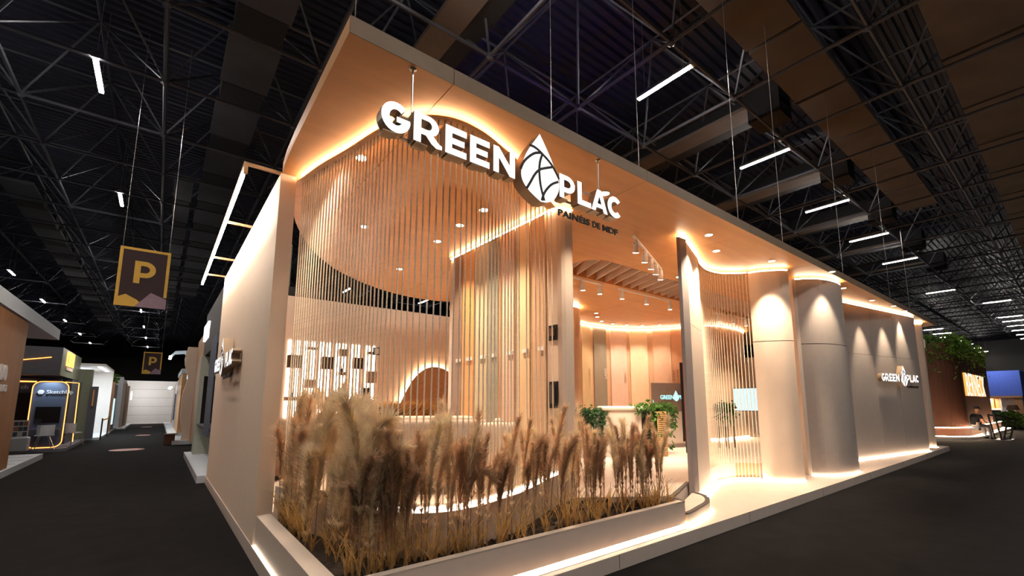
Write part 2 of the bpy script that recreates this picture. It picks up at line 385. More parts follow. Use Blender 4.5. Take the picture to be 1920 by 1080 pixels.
for a, b in zip(cuts, cuts[1:]):
    a += .003; b -= .003
    N = max(6, int((b-a)/.08)); xs = [a+(b-a)*i/N for i in range(N+1)]
    if a < 1.05 < b: xs = sorted(set(xs+[1.049, 1.051]))
    yf = 3.06
    inrec = [x for x in xs if rec(x) > .02]
    m = MB()
    if b > 21: front = [(a, yf), (20.9, yf), (21.2, 3.4), (21.2, 10.4), (a, 10.4)]; m.prism(front, ZC, ZC+.135)
    elif inrec:
        if inrec[0] > a+.01:
            x0 = inrec[0]; sub = [x for x in xs if x <= x0]
            m.prism([(a, yf), (x0, yf)]+[(x, yback(x)) for x in sub[::-1]], ZC, ZC+.135)
        if inrec[-1] < b-.01:
            x0 = inrec[-1]; sub = [x for x in xs if x >= x0]
            m.prism([(x0, yf), (b, yf)]+[(x, yback(x)) for x in sub[::-1]], ZC, ZC+.135)
        m.prism([(inrec[0], yf), (inrec[-1], yf)]+[(x, RY-rec(x)) for x in inrec[::-1]], ZC, ZC+.135)
        m.prism([(x, RY+rec(x)) for x in inrec]+[(x, yback(x)) for x in inrec[::-1]], ZC, ZC+.135)
    elif a < 1:
        sm = [(.845, 3.06), (b, yf)]+[(x, yback(x)) for x in xs[::-1] if x > 1.0]+[(.9, 5.61), (.875, 5.3), (.86, 4.85)]
        m.prism(sm, ZC, ZC+.135)
    else: m.prism([(a, yf), (b, yf)]+[(x, yback(x)) for x in xs[::-1]], ZC, ZC+.135)
    m.build('canopy_panel', 'beech', can)
    if a < 21: MB().box(a, b, 3.05, 3.06, ZC-.002, ZC+.137).build('fascia_panel', 'fascia', can)
MB().box(5.85, 15.1, 5.3, 6.6, ZC+.36, ZC+.39).build('recess_lid', 'beech', can)
MB().ribbon([(15.05, RY+.56), (6.49, RY+.56)]+[(6.49-.56*math.sin(PI*k/10), RY+.56*math.cos(PI*k/10)) for k in range(1, 10)]+[(6.49, RY-.56), (15.05, RY-.56)], ZC+.13, ZC+.36, .02).build('recess_side', 'beech', can)
x = 6.12
while x < 15:
    m = MB(); r = max(.1, min(rec(x), rec(max(5.96, x-.42)) if x > 6.9 else rec(x)))-.03; sk = .2*r/.5
    m.prism([(x-sk, RY-r), (x-sk+.022, RY-r), (x+sk+.022, RY+r), (x+sk, RY+r)], ZC+.005, ZC+.17); m.build('slat', 'cream', can); x += .3

# rope curtain
rc = thing('rope_curtain', 'curved curtain of vertical cords hung from canopy around the lounge corner', 'rope curtain', (2, 3.5, ZC))
MB().ribbon(RING, 4.192, 4.206, .13).build('curtain_rail', 'beech2', rc)
MB().ribbon(offset(RING, .035), 4.207, 4.225, .015).build('led_strip', 'led', rc)
RP = offset(RING, .055)
rope_me = None
for p in [q for q in along(RP, .0585, .05) if q[0] < 2.95]+[q for q in along(RP, .15, .05) if q[0] >= 2.98]:
    if rope_me is None:
        ob = MB().tube([(0, 0, .72), (0, 0, 4.2)], .0075, 6).build('rope', 'rope', None); rope_me = ob.data; ob.parent = rc
    else: ob = local('rope', rope_me, rc)
    ob.matrix_parent_inverse = rc.matrix_basis.inverted(); ob.location = (p[0], p[1], 0)

# ================================================================== left side wall
lw = thing('stand_side_wall', 'long pale side wall of the stand along the aisle', 'wall', (.884, 5.6, ZP))
for a, b in ((5.6, 7.5), (7.503, 9.4), (9.403, 11.3)): MB().box(.884, .9, a, b, ZP, 4.25).build('wall_panel', 'whitewall', lw)
MB().box(.9, 1.05, 5.6, 11.3, ZP, 4.25).build('wall_core', 'mauve', lw)
MB().box(.884, 1.05, 5.594, 5.6, ZP, ZC-.004).build('end_panel', 'cream', lw)
lb = thing('side_bar_lamp', 'long white linear lamp on four arms beside the side wall top', 'lamp', (.54, 5.67, 4.22))
MB().box(.525, .56, 5.9, 12.1, 4.215, 4.25).build('light_tube', 'ledbar', lb)
MB().box(.52, .565, 5.62, 12.12, 4.2505, 4.28).build('rail', 'beech2', lb)
for y in (5.64, 7.72, 9.8, 11.22): MB().box(.56, .886 if y > 5.7 else .9, y-.02, y+.02, 4.2505, 4.28).build('arm', 'beech2', lb)
MB().box(.525, .56, 5.62, 5.66, 4.15, 4.25).build('end_cap', 'beech2', lb)

# ================================================================== big sign
def ell(cx, cy, rx, ry, a0, a1, n=14):
    return [(cx+rx*math.cos(math.radians(a0+(a1-a0)*i/n)), cy+ry*math.sin(math.radians(a0+(a1-a0)*i/n))) for i in range(n+1)]
H = .245; T = .062
def G_(w):
    return [ell(w/2, H/2, w/2, H/2, 48, 352, 22)+[(w*.985, H*.54), (w*.52, H*.54), (w*.52, H*.36), (w*.72, H*.36)]+ell(w/2, H/2, w/2-T, H/2-T*.95, 322, 44, 18)]
def C_(w): return [ell(w*.53, H/2, w*.53, H/2, 42, 318, 22)+ell(w*.53, H/2, w*.53-T, H/2-T*.95, 316, 44, 18)]
def R_(w):
    return [[(0, 0), (T, 0), (T, H*.30), (w*.42, H*.30), (w*.62, H*.08), (w*.8, -H*.02), (w*1.0, 0), (w*1.0, H*.13), (w*.9, H*.16), (w*.68, H*.37)]+ell(w*.48, H*.66, w*.40, H*.34, -50, 90, 10)+[(0, H)],
            [(T, H*.5), (w*.48, H*.5)]+ell(w*.48, H*.655, w*.15, H*.155, -90, 90, 8)[1:]+[(T, H*.81)]]
def E_(w): return [[(0, 0), (w, 0), (w, H*.23), (T, H*.23), (T, H*.385), (w*.9, H*.385), (w*.9, H*.60), (T, H*.60), (T, H*.77), (w, H*.77), (w, H), (0, H)]]
def N_(w): return [[(0, 0), (T*.95, 0), (T*.95, H*.60), (w-T*.95, 0), (w, 0), (w, H), (w-T*.95, H), (w-T*.95, H*.42), (T*.95, H), (0, H)]]
def P_(w): return [[(0, 0), (T, 0), (T, H*.27), (w*.5, H*.27)]+ell(w*.5, H*.635, w*.5, H*.365, -90, 90, 12)[1:]+[(0, H)], [(T, H*.48), (w*.5, H*.48)]+ell(w*.5, H*.64, w*.22, H*.16, -90, 90, 8)[1:]+[(T, H*.80)]]
def L_(w): return [[(0, 0), (w, 0), (w, H*.23), (T, H*.23), (T, H), (0, H)]]
def A_(w): return [[(0, 0), (T*1.0, 0), (w*.31, H*.18), (w*.69, H*.18), (w-T, 0), (w, 0), (w*.5+T*.55, H), (w*.5-T*.55, H)], [(w*.375, H*.36), (w*.625, H*.36), (w*.5, H*.72)]]
LET = [('G', G_, 1.095, .230), ('R', R_, 1.352, .245), ('E', E_, 1.627, .199), ('E', E_, 1.86, .200), ('N', N_, 2.10, .238), ('P', P_, 2.892, .216), ('L', L_, 3.144, .199), ('A', A_, 3.349, .254), ('C', C_, 3.607, .228)]
DROP = cr([(2.612, 4.14), (2.55, 4.045), (2.485, 3.95), (2.425, 3.835), (2.39, 3.71), (2.398, 3.61), (2.47, 3.533), (2.605, 3.465), (2.64, 3.463), (2.70, 3.475), (2.785, 3.525), (2.845, 3.62), (2.858, 3.70), (2.838, 3.775), (2.765, 3.915), (2.69, 4.03), (2.612, 4.14)], 4)[:-1]
RIBS = [[(2.49, 3.965), (2.55, 3.965), (2.626, 3.937), (2.75, 3.866), (2.848, 3.75)], [(2.39, 3.703), (2.42, 3.77), (2.471, 3.835), (2.55, 3.905), (2.626, 3.937)],
        [(2.626, 3.937), (2.598, 3.85), (2.59, 3.751), (2.605, 3.617), (2.65, 3.475)], [(2.46, 3.535), (2.505, 3.61), (2.555, 3.697), (2.61, 3.76), (2.68, 3.80), (2.79, 3.85)],
        [(2.64, 3.47), (2.675, 3.555), (2.728, 3.627), (2.78, 3.675), (2.85, 3.716)]]
SIGN_ME = {}
def logo(name, label, loc, rz, sc, depth=.13, tagline=True, rods=False):
    """origin: middle of the word at letter foot; local x along the word, -y the face"""
    t = thing(name, label, 'sign', loc, rz); t.scale = (sc,)*3
    X0, Z0 = 2.464, 3.605
    def put(nm, key, mk, x, z, dy=0, par=t):
        if key not in SIGN_ME: SIGN_ME[key] = mk()
        o = local(nm, SIGN_ME[key], par); place(o, (x-X0, dy, z-Z0)); return o
    for ch, fn, x, w_ in LET:
        put('letter', (ch, depth), lambda: solid2d(fn(w_), depth, ['signwhite', 'bronze']), x, Z0)
    dm = put('drop_emblem', ('drop', depth), lambda: solid2d([DROP], depth+.03, ['signwhite', 'bronze']), 0, 0, -.03)
    def ribs():
        b = MB()
        for r in RIBS: b.ribbon(cr(r, 4), -.005, .006, .024)
        me = bpy.data.meshes.new('drop_rib'); me.from_pydata(b.v, [], b.f); me.materials.append(MT['black']); return me
    if 'rib' not in SIGN_ME: SIGN_ME['rib'] = ribs()
    local('drop_rib', SIGN_ME['rib'], dm)
    if tagline:
        for wd, xa, xb in (('PAINÉIS', 2.87, 3.315), ('DE', 3.358, 3.475), ('MDF', 3.515, 3.757)):
            def word():
                me = text_mesh(wd, .0915, .012, ['black'], .02, 1.04); xs = [v.co.x for v in me.vertices]
                me.transform(Matrix.Translation((-min(xs), 0, 0))); me.transform(Matrix.Diagonal(((xb-xa)/(max(xs)-min(xs)), 1, 1, 1))); return me
            put('tagline_word', wd, word, xa, 3.409, -.005)
    b = MB()
    for z in (.02, .2): b.box(1.0-X0+.12, -.09, depth-.02, depth, z, z+.016); b.box(2.86-X0, 3.83-X0, depth-.02, depth, z, z+.016)
    for ch, fn, x, w_ in LET: b.box(x-X0+.02, x-X0+w_*.5, .0, depth, -.012, -.004)
    fr = local('sign_frame', bpy.data.meshes.new('sign_frame'), t); fr.data.from_pydata(b.v, [], b.f); fr.data.materials.append(MT['bronze'])
    if rods:
        for x in (1.365, 3.556):
            r = MB().tube([(x-X0, depth-.02, .0), (x-X0, depth-.02, (ZC-3.605)-.012)], .008, 6).lathe([(.02, 0), (.03, .01)], (x-X0, depth-.02, ZC-3.605-.012), 10)
            ob = r.build('hanging_rod', 'steel', None); ob.parent = t
    return t
logo('canopy_sign', 'large white illuminated letters and drop emblem hung from the canopy front', (2.464, 3.03, 3.605), 0, 1.0, .10, True, True)
logo('side_wall_sign', 'small lit letter sign on the side wall facing the aisle', (.76, 8.78, 2.155), -PI/2, .93, .12)
logo('end_wall_sign', 'lit letter sign with drop on the far right wall of the stand', (16.12, 3.195, 2.157), math.atan2(-.64, 4.2), .845, .12)

# ================================================================== colour tower between lounge and entrance
tw = thing('sample_tower', 'tall rounded partition of vertical colour sample panels behind the cords', 'partition', (4.1, 5.6, ZF))
TWO = [(3.975, 4.32), (3.98, 4.24), (4.01, 4.19), (4.06, 4.165), (4.17, 4.165), (4.225, 4.19), (4.26, 4.25), (4.265, 4.32), (4.265, 6.95), (4.3, 7.2), (4.2, 7.25), (4.08, 7.22), (3.995, 7.12), (3.975, 7.0)]
MB().prism(TWO, ZF, 4.2).build('tower_core', 'cream', tw)
SAMPLE = {}
def sample(name, rgb): 
    if name not in SAMPLE: SAMPLE[name] = mat(name, S(*rgb), .5, noise=.03)
    return SAMPLE[name]
for y0, y1, nm, rgb in ((6.6, 6.88, 'taupe_board', (150, 125, 108)), (6.23, 6.585, 'ochre_board', (222, 165, 105)), (5.84, 6.17, 'olive_board', (198, 184, 152)),
                        (5.55, 5.82, 'sage_board', (150, 148, 132)), (5.12, 5.46, 'rose_board', (222, 190, 165)), (4.78, 5.07, 'ivory_board', (228, 200, 160)), (4.44, 4.71, 'sand_board', (205, 172, 140))):
    MB().box(3.945, 3.974, y0, y1, ZF+.02, 4.19).build('sample_panel', sample(nm, rgb), tw)
    tg_ = MB().box(3.92, 3.944, y0+.02, y0+.5*(y1-y0), 2.29, 2.345); tg_.build('shelf_tag', 'white', tw)
for y0, y1 in ((5.49, 5.53), (5.08, 5.11), (4.725, 4.765), (6.185, 6.215)): MB().box(3.957, 3.974, y0, y1, ZF+.02, 4.19).build('beech_strip', 'beech2', tw)
MB().ribbon([(3.95, 7.05), (3.95, 4.3), (3.99, 4.18), (4.07, 4.14), (4.2, 4.15)], 4.205, 4.222, .014).build('led_strip', 'led', tw)
for z0, z1 in ((2.42, 2.6), (1.54, 1.86)):
    f = MB().box(3.95, 3.974, 4.235, 4.40, z0-.01, z1+.01).build('display_niche', 'black', tw)
    MB().box(3.93, 3.95, 4.27, 4.35, z0+.05, z1-.03).build('sample_block', 'brownleather' if z0 > 2 else 'darktrim', f)

# ================================================================== facade: fin, cord screen, curved panels, end wall
fin = thing('entrance_fin', 'tall slanted fin wall standing on the entrance step', 'wall', (6.6, 3.85, .286))
FO = [(6.16, 3.80), (6.20, 3.775), (6.38, 3.775), (6.42, 3.80), (7.42, 4.165), (7.36, 4.33)]
for z0, z1 in ((ZP, 2.83), (2.836, 4.19)):
    MB().prism(FO, z0, z1).build('fin_panel', 'cream', fin)
MB().prism([(6.155, 3.80), (6.2, 3.768), (6.38, 3.768), (6.385, 3.773), (6.2, 3.774), (6.162, 3.802)], .287, 4.195).build('edge_board', 'mauve', fin)
MB().ribbon(offset([(6.2, 3.81), (6.22, 3.79), (6.38, 3.79), (6.44, 3.82), (7.42, 4.18)], 0), 4.197, 4.218, .02).build('led_strip', 'led', fin)
S2 = cr([(7.45, 4.19), (7.8, 4.33), (8.2, 4.43), (8.6, 4.40), (8.87, 4.24), (9.05, 4.05)], 5)
r2 = thing('rope_screen', 'wavy screen of vertical cords between the fin and the beige curved column', 'rope curtain', (8.3, 4.3, ZP))
MB().ribbon(S2, 4.17, 4.19, .09).build('curtain_rail', 'beech2', r2)
MB().ribbon(offset(S2, .01), 4.192, 4.215, .018).build('led_strip', 'led', r2)
MB().ribbon(S2, ZP, .175, .09).build('floor_rail', 'cream2', r2)
MB().ribbon(offset(S2, .10), ZP, ZF, .03).build('slatted_base', 'beech2', r2)
for p in along(offset(S2, .045), .066, .04):
    ob = local('rope', rope_me, r2); ob.matrix_parent_inverse = r2.matrix_basis.inverted()
    ob.location = (p[0], p[1], .175-.72*1.145); ob.scale = (1, 1, 1.148)
def curved(name, label, path, th, splits, m_, edge='cream', led=True):
    t = thing(name, label, 'column', (*path[len(path)//2], ZP))
    zs = [ZP+.02]+splits+[4.185]
    for a, b in zip(zs, zs[1:]): MB().ribbon(path, a+.007, b-.007, th).build('curved_panel', m_, t)
    MB().ribbon(offset(path, .02), ZP, 4.19, th-.04).build('core', 'darktrim', t)
    a = path[0]; b = offset(path, th)[0]
    if led:
        MB().ribbon(offset(path, .012), 4.192, 4.214, .018).build('led_strip', 'led', t)
        MB().ribbon(offset(path, -.012), ZP, ZP+.016, .02).build('led_strip', 'ledfloor', t)
    return t
WC = cr([(9.07, 4.03), (9.12, 3.86), (9.22, 3.70), (9.34, 3.55), (9.50, 3.445)], 4)
curved('curved_column', 'beige curved column panel right of the cord screen, spotlit from above', WC, .16, [2.78], 'cream')
FC = cr([(10.33, 3.62), (10.5, 3.42), (10.75, 3.26), (11.1, 3.17), (11.4, 3.15), (11.65, 3.17)], 4)
curved('curved_column', 'greyish wide curved column panel left of the end wall', FC, .18, [2.80], 'flutegrey')
MB().prism([(10.26, 3.66), (10.33, 3.615), (10.46, 3.72), (10.39, 3.80)], ZP, 4.185).build('edge_panel', 'cream', bpy.data.objects['curved_column.001'])
ew = thing('stand_end_wall', 'long straight front wall of grey panels with three light scallops', 'wall', (15.9, 3.4, ZP))
A0 = Vector((12.4, 3.955)); A1 = Vector((18.0, 3.09)); dd = (A1-A0).normalized()
cutx = [0, 3.05, 4.30, (A1-A0).length] 
cutx = [0, 2.75, 4.15, (A1-A0).length]
for a, b in zip(cutx, cutx[1:]):
    for z0, z1 in ((ZP+.02, 2.86), (2.866, 4.19)):
        p = A0+dd*(a+.004); q = A0+dd*(b-.004)
        MB().ribbon([tuple(p), tuple(q)], z0, z1, .06).build('wall_panel', 'flutegrey', ew)
MB().ribbon([tuple(A0+Vector((.01, .06))), tuple(A1+Vector((-.01, .06)))], ZP, 4.19, .15).build('wall_core', 'darktrim', ew)
MB().ribbon([tuple(A0+Vector((0, .005))), tuple(A1+Vector((0, .005)))], 4.195, 4.216, .02).build('led_strip', 'led', ew)
MB().ribbon([tuple(A0+Vector((.0, -.03))), tuple(A1+Vector((0, -.03)))], ZP, ZP+.012, .02).build('led_strip', 'ledfloor', ew)
ep = thing('end_post', 'slim rounded cream post at the far right end of stand', 'column', (19.7, 3.3, ZP))
MB().lathe([(.13, 0), (.13, 4.05)], (19.65, 3.32, ZP), 16).build('post', 'cream', ep, smooth=False)
MB().lathe([(.15, 0), (.15, .02)], (19.65, 3.32, 4.2), 16).build('led_ring', 'led', ep)
MB().lathe([(.16, 0), (.16, .012)], (19.65, 3.32, ZP), 16).build('led_ring', 'ledfloor', ep)

# ================================================================== interior walls
bw = thing('shelf_wall', 'tall plain lounge back wall carrying lit display strips', 'wall', (3.7, 11.3, ZF))
MB().box(1.05, 7.2, 11.3, 11.42, ZF, 4.06).build('wall_panel', 'whitewall', bw)
for i, (xa, xb, zb) in enumerate(((2.24, 2.405, 1.28), (2.575, 2.735, 1.36), (2.925, 3.085, 1.63), (3.29, 3.445, 1.63), (3.64, 3.775, 1.63), (4.02, 4.172, 1.63))):
    for x in (xa, xb): MB().box(x-.035, x+.035, 11.285, 11.299, zb, 3.03).build('light_strip', 'ledwhite', bw)
boxes = ((2.19, 2.45, 2.39, 2.68, 'brownleather'), (2.55, 2.78, 2.815, 2.885, 'cream'), (2.895, 3.16, 2.39, 2.68, 'brownleather'), (3.26, 3.48, 2.71, 2.89, 'cream'), (3.63, 3.86, 2.43, 2.70, 'brownleather'),
         (3.96, 4.16, 2.80, 2.87, 'cream'), (3.97, 4.20, 2.09, 2.385, 'cream'), (3.27, 3.48, 2.255, 2.34, 'cream'), (2.54, 2.78, 1.94, 2.14, 'cream'), (2.18, 2.44, 1.655, 1.745, 'cream'))
for i, (x0, x1, z0, z1, mm) in enumerate(boxes):
    t = thing('display_box', '%s wall box on the light strips, %s counted from the top left' % ('dark brown open' if mm != 'cream' else 'pale beige', ORD[i]), 'shelf box', (x0, 11.1, z0))
    for a in ((x0, x1, z0, z0+.015), (x0, x1, z1-.015, z1), (x0, x0+.015, z0+.016, z1-.016), (x1-.015, x1, z0+.016, z1-.016)):
        MB().box(a[0], a[1], 11.08, 11.28, a[2], a[3]).build('box_side', mm, t)
    MB().box(x0+.016, x1-.016, 11.2, 11.22, z0+.016, z1-.016).build('box_back', 'darktrim' if mm != 'cream' else 'cream', t)
t = thing('picture_frame', 'small black framed picture leaning on topmost right wall box', 'picture', (4.14, 11.1, 2.79))
MB().box(4.06, 4.225, 11.03, 11.05, 2.79, 2.98).build('frame', 'black', t); MB().box(4.085, 4.2, 11.022, 11.029, 2.815, 2.955).build('print', 'white', t)
for i, (x, z) in enumerate(((3.36, 2.34), (2.31, 1.745), (3.52, 1.62))):
    t = thing('glass_bottle', 'small dark bottle on a wall box, %s of three on the lit wall' % ORD[i], 'bottle', (x, yb := 10.9 if i == 2 else 11.15, z))
    MB().lathe([(.03, 0), (.035, .05), (.012, .09)], (x, yb, z), 8).build('body', 'black', t); MB().lathe([(.012, 0), (.014, .05)], (x, yb, z+.091), 8).build('neck', 'cream', t)
ct = thing('bar_counter', 'pale counter shelf in front of the lit display wall', 'counter', (3.35, 10.8, ZF))
MB().box(2.73, 3.98, 10.6, 11.05, 1.48, 1.62).build('worktop', 'sofacream', ct); MB().box(2.8, 3.9, 10.7, 11.0, ZF, 1.36).build('cabinet', 'sofacream', ct)
MB().box(2.75, 3.96, 10.68, 10.71, 1.385, 1.478).build('light_strip', 'ledwhite', ct)
t = thing('coffee_machine', 'black boxy coffee machine standing on the bar counter', 'machine', (3.8, 10.8, 1.62))
MB().box(3.70, 3.92, 10.68, 10.95, 1.62, 1.96).build('body', 'black', t, bevel=.02); MB().box(3.75, 3.87, 10.6, 10.68, 1.72, 1.8).build('spout', 'steel', t); MB().box(3.74, 3.88, 10.58, 10.68, 1.62, 1.635).build('drip_tray', 'steel', t)
t = thing('yellow_vase', 'round amber glass vase on the bar counter left end', 'vase', (2.78, 10.8, 1.62))
MB().lathe([(.05, 0), (.10, .07), (.105, .14), (.06, .22), (.03, .26), (.035, .32)], (2.78, 10.8, 1.62), 16).build('glass', mat('amber_glass', (.8, .42, .02, 1), .15, spec=.6), t, smooth=True)
t = thing('tall_bottle', 'slim copper bottle beside the coffee machine', 'bottle', (3.62, 10.78, 1.62))
MB().lathe([(.035, 0), (.035, .16), (.012, .21), (.012, .27)], (3.62, 10.78, 1.62), 10).build('body', 'beech', t); MB().lathe([(.014, 0), (.014, .03)], (3.62, 10.78, 1.891), 8).build('cap', 'black', t)
ar = thing('arched_panel', 'beech arch panel glowing from behind on the lounge back wall', 'panel', (5.7, 11.25, ZF))
AP = cr([(4.45, .44), (4.66, 1.10), (4.85, 1.50), (5.035, 1.89), (5.28, 2.28), (5.58, 2.52), (5.87, 2.59), (6.16, 2.53), (6.4, 2.38), (6.62, 2.1), (6.85, 1.6), (7.1, .9), (7.15, .44)], 4)
o = local('panel', solid2d([AP], .05, ['beech2', 'beech2']), ar); o.matrix_parent_inverse = ar.matrix_basis.inverted(); place(o, (0, 11.19, 0))
def arch_strip():
    b = MB(); b.tube([(x, 11.265, z) for x, z in AP], .018, 5); return b
arch_strip().build('led_strip', 'led', ar)
# curved colour wall behind the reception
cw = thing('curved_sample_wall', 'curved back wall of vertical colour sample panels behind the reception', 'wall', (11.5, 10.4, ZF))
CX, CY, CRAD = 11.5, 7.6, 2.85
def arcp(a0, a1, r, n=6): return [(CX+r*math.cos(math.radians(a0+(a1-a0)*i/n)), CY+r*math.sin(math.radians(a0+(a1-a0)*i/n))) for i in range(n+1)]
MB().ribbon(arcp(5, 122, CRAD+.05, 20)[::-1], ZF, 4.19, .12).build('wall_core', 'beech3', cw)
strips = ((103.5, 93.3, 'olive_panel', (196, 176, 140)), (90, 78.4, 'slate_panel', (142, 136, 124)), (74.6, 61.9, 'blush_panel', (226, 198, 184)), (59.2, 46.7, 'cream_panel', (236, 214, 186)), (42.7, 30.6, 'sand_panel', (220, 186, 162)), (30.1, 17, 'clay_panel', (200, 155, 125)), (16.6, 6, 'clay_panel', (200, 155, 125)))
for a0, a1, nm, rgb in strips:
    MB().ribbon(arcp(a0, a1, CRAD, 4), ZF+.01, 4.185, .04).build('sample_panel', sample(nm, rgb), cw)
MB().ribbon(arcp(121, 6, CRAD-.02, 24), 4.195, 4.217, .015).build('led_strip', 'led', cw)
def on_arc(me, a, z):
    o = local('panel_lettering', me, cw); r = CRAD-.012; o.matrix_parent_inverse = cw.matrix_basis.inverted()
    o.matrix_basis = Matrix.Translation((CX+r*math.cos(math.radians(a)), CY+r*math.sin(math.radians(a)), z)) @ Matrix.Rotation(math.radians(a-90), 4, 'Z') @ UPRIGHT @ Matrix.Rotation(PI/2, 4, 'Z')
on_arc(text_mesh('LAGO', .13, .006, ['white'], .01), 78.9, 2.42)
def faint(rows, cols, w_, h, m_):         # small print too faint to read: short strokes
    b = MB(); rr_ = random.Random(rows*7+cols)
    for r in range(rows):
        for c in range(cols):
            x, y = c*w_*1.5, -r*h*1.6
            for k in range(3):
                if rr_.random() < .8: b.box(x+k*w_*.4, x+k*w_*.4+w_*.16, y, y+h, -.002, .002)
            if rr_.random() < .7: b.box(x, x+w_, y+h*.42, y+h*.58, -.002, .002)
    me = bpy.data.meshes.new('faint'); me.from_pydata(b.v, [], b.f); me.materials.append(MT[m_]); return me
on_arc(faint(1, 8, .05, .09, 'sofacream'), 94.2, 2.2); on_arc(faint(1, 5, .05, .09, 'sofacream'), 62.8, 2.3); on_arc(faint(1, 6, .05, .09, 'sofacream'), 31.4, 2.2)
on_arc(faint(3, 9, .045, .08, 'brownleather'), 28.4, 2.15)
t = thing('rear_beech_wall', 'plain beech rear wall between shelf wall and round wall end', 'wall', (8.6, 11.3, ZF)); MB().ribbon([(10.6, 10.75), (9.4, 11.2), (7.22, 11.25)], ZF, 4.2, -.1).build('wall_panel', 'beech3', t)
cc = thing('round_wall_end', 'rounded beech wall end with lit top left of the colour wall', 'column', (8.62, 8.95, ZF))
MB().lathe([(.52, 0), (.52, 3.75)], (8.6, 9.0, ZF), 32).build('shell', 'beech3', cc)
MB().ribbon([(8.0, 9.3), (8.1, 9.6), (8.6, 9.52), (9.0, 10.6)], ZF, 4.18, .1).build('return_wall', 'beech2', cc)
MB().lathe([(.5, 0), (.5, .02)], (8.6, 9.0, 4.19), 32).build('led_ring', 'led', cc)
sw = thing('wave_wall', 'beech wave wall behind the cord screen with lit top edge', 'wall', (15.6, 7.75, ZF))
SWP = cr([(14.32, 7.98), (14.55, 7.78), (15.0, 7.68), (15.6, 7.66), (16.3, 7.72), (16.8, 7.82), (17.1, 7.95), (17.2, 8.2)], 4)
MB().ribbon(SWP, ZF, 4.18, .12).build('wall_panel', 'beech3', sw); MB().ribbon(offset(SWP, -.015), 4.19, 4.215, .018).build('led_strip', 'led', sw)
# far lit wall seen beyond the wave wall
t = thing('rear_partition', 'pale lit partition seen between the curved columns, deep in the stand', 'wall', (18.2, 8, ZF))
MB().box(18.1, 18.2, 4.0, 7.2, ZF, 3.35).build('wall_panel', 'mauve', t); MB().box(18.0, 18.2, 7.2, 8.4, ZF, 3.35).build('wall_panel', 'cream', t)
MB().box(17.5, 18.09, 3.6, 6.4, 1.45, 1.5).build('ledge', 'cream', t)

# ================================================================== reception
ds = thing('reception_desk', 'cream reception desk with rounded top edge', 'desk', (8.1, 6.65, ZF), math.atan2(-.55, .75))
# built in its own frame: x along the front, y back
def lb_(name, m_, t, *a, **k): 
    b = MB().box(*a); o = b.build(name, m_, None, **k); o.parent = t; return o
lb_('front_panel', 'sofacream', ds, -.42, .42, -.28, -.25, 0, .98); lb_('worktop', 'sofacream', ds, -.46, .46, -.33, .25, .985, 1.09, bevel=.04, seg=3)
lb_('side_panel', 'sofacream', ds, -.42, -.39, -.249, .2, 0, .98); lb_('side_panel', 'sofacream', ds, .39, .42, -.249, .2, 0, .98)
lb_('plinth_strip', 'beech2', ds, -.4, .4, -.27, .15, -.001, .03)
px_ = thing('plant_box', 'ribbed pale planter box overflowing with trailing dark ivy, left of desk', 'planter', (7.42, 7.02, ZF), math.atan2(-.3, .9))
for i in range(11): lb_('rib', 'mauve', px_, -.30+i*.055, -.255+i*.055, -.2, -.18, 0, .93)
lb_('box', 'plinth', px_, -.30, .305, -.179, .2, 0, .95)
def leaves(name, par, pts, n, size, m_, spread=.06, droop=.3):
    b = MB()
    for i in range(n):
        p = Vector(random.choice(pts))+Vector([random.gauss(0, spread) for _ in range(3)])
        d = Vector((random.uniform(-1, 1), random.uniform(-1, 1), random.uniform(-1, .5)-droop)).normalized(); s_ = d.cross(Vector((random.uniform(-1, 1), random.uniform(-1, 1), random.uniform(-1, 1)))).normalized()
        L = size*random.uniform(.6, 1.3); nn = d.cross(s_)*L*.15
        b.add([p, p+d*L*.45+s_*L*.3+nn, p+d*L, p+d*L*.45-s_*L*.3+nn, p+d*L*.5], [(0, 1, 4), (1, 2, 4), (2, 3, 4), (3, 0, 4)])
    o = b.build(name, m_, None); o.parent = par; return stuff(o)
pts = [(random.uniform(-.33, .33), random.uniform(-.26, .15), random.uniform(.93, 1.08)) for _ in range(60)]
for i in range(26):
    x = random.uniform(-.34, .36); L = random.uniform(.15, .75 if x > .2 else .5)
    pts += [(x+.02*math.sin(k), -.27-.02*random.random(), 1.0-L*k/8) for k in range(9)]
leaves('trailing_foliage', px_, pts, 1500, .06, 'leaf2', .025)
vn = thing('climbing_plant', 'leafy green climbing plant spilling over the right end of desk', 'plant', (8.75, 6.25, ZF))
lb_('plant_stand', 'black', vn, -.22, .22, .0, .25, 0, 1.02)
pts = [(random.uniform(-.7, .5), random.uniform(-.2, .2), random.uniform(1.0, 1.12)) for _ in range(60)]
for i in range(16):
    x = random.choice((random.uniform(-.3, -.12), random.uniform(.15, .5))); L = random.uniform(.3, 1.0)
    pts += [(x+.05*math.sin(k*.9+i), -.22-.03*random.random(), 1.1-L*k/9) for k in range(10)]
leaves('foliage', vn, pts, 620, .13, 'leaf', .05)
bk = thing('wicker_basket', 'tall open weave rattan basket stood before climbing plant', 'basket', (8.62, 5.95, ZF))
for i in range(9): lb_('upright', 'rattan', bk, -.16+i*.04, -.148+i*.04, -.06, -.045, 0, .95)
for k in range(22): lb_('weave', 'rattan', bk, -.165, .175, -.066, -.052, .02+k*.043, .032+k*.043)
for i in range(4): lb_('upright', 'rattan', bk, .16, .175, -.04+i*.05, -.028+i*.05, 0, .95)
lb_('weave', 'rattan', bk, -.165, .175, -.06, .14, .951, .97)
cb = thing('low_cabinet', 'pale beech low cabinet under the wall screen, beside the fin', 'cabinet', (10.7, 7.0, ZF), math.atan2(-.3, 1.0))
for i in range(3): lb_('door', 'sofacream', cb, -.75+i*.62, -.14+i*.62, -.2, -.18, .12, .92)
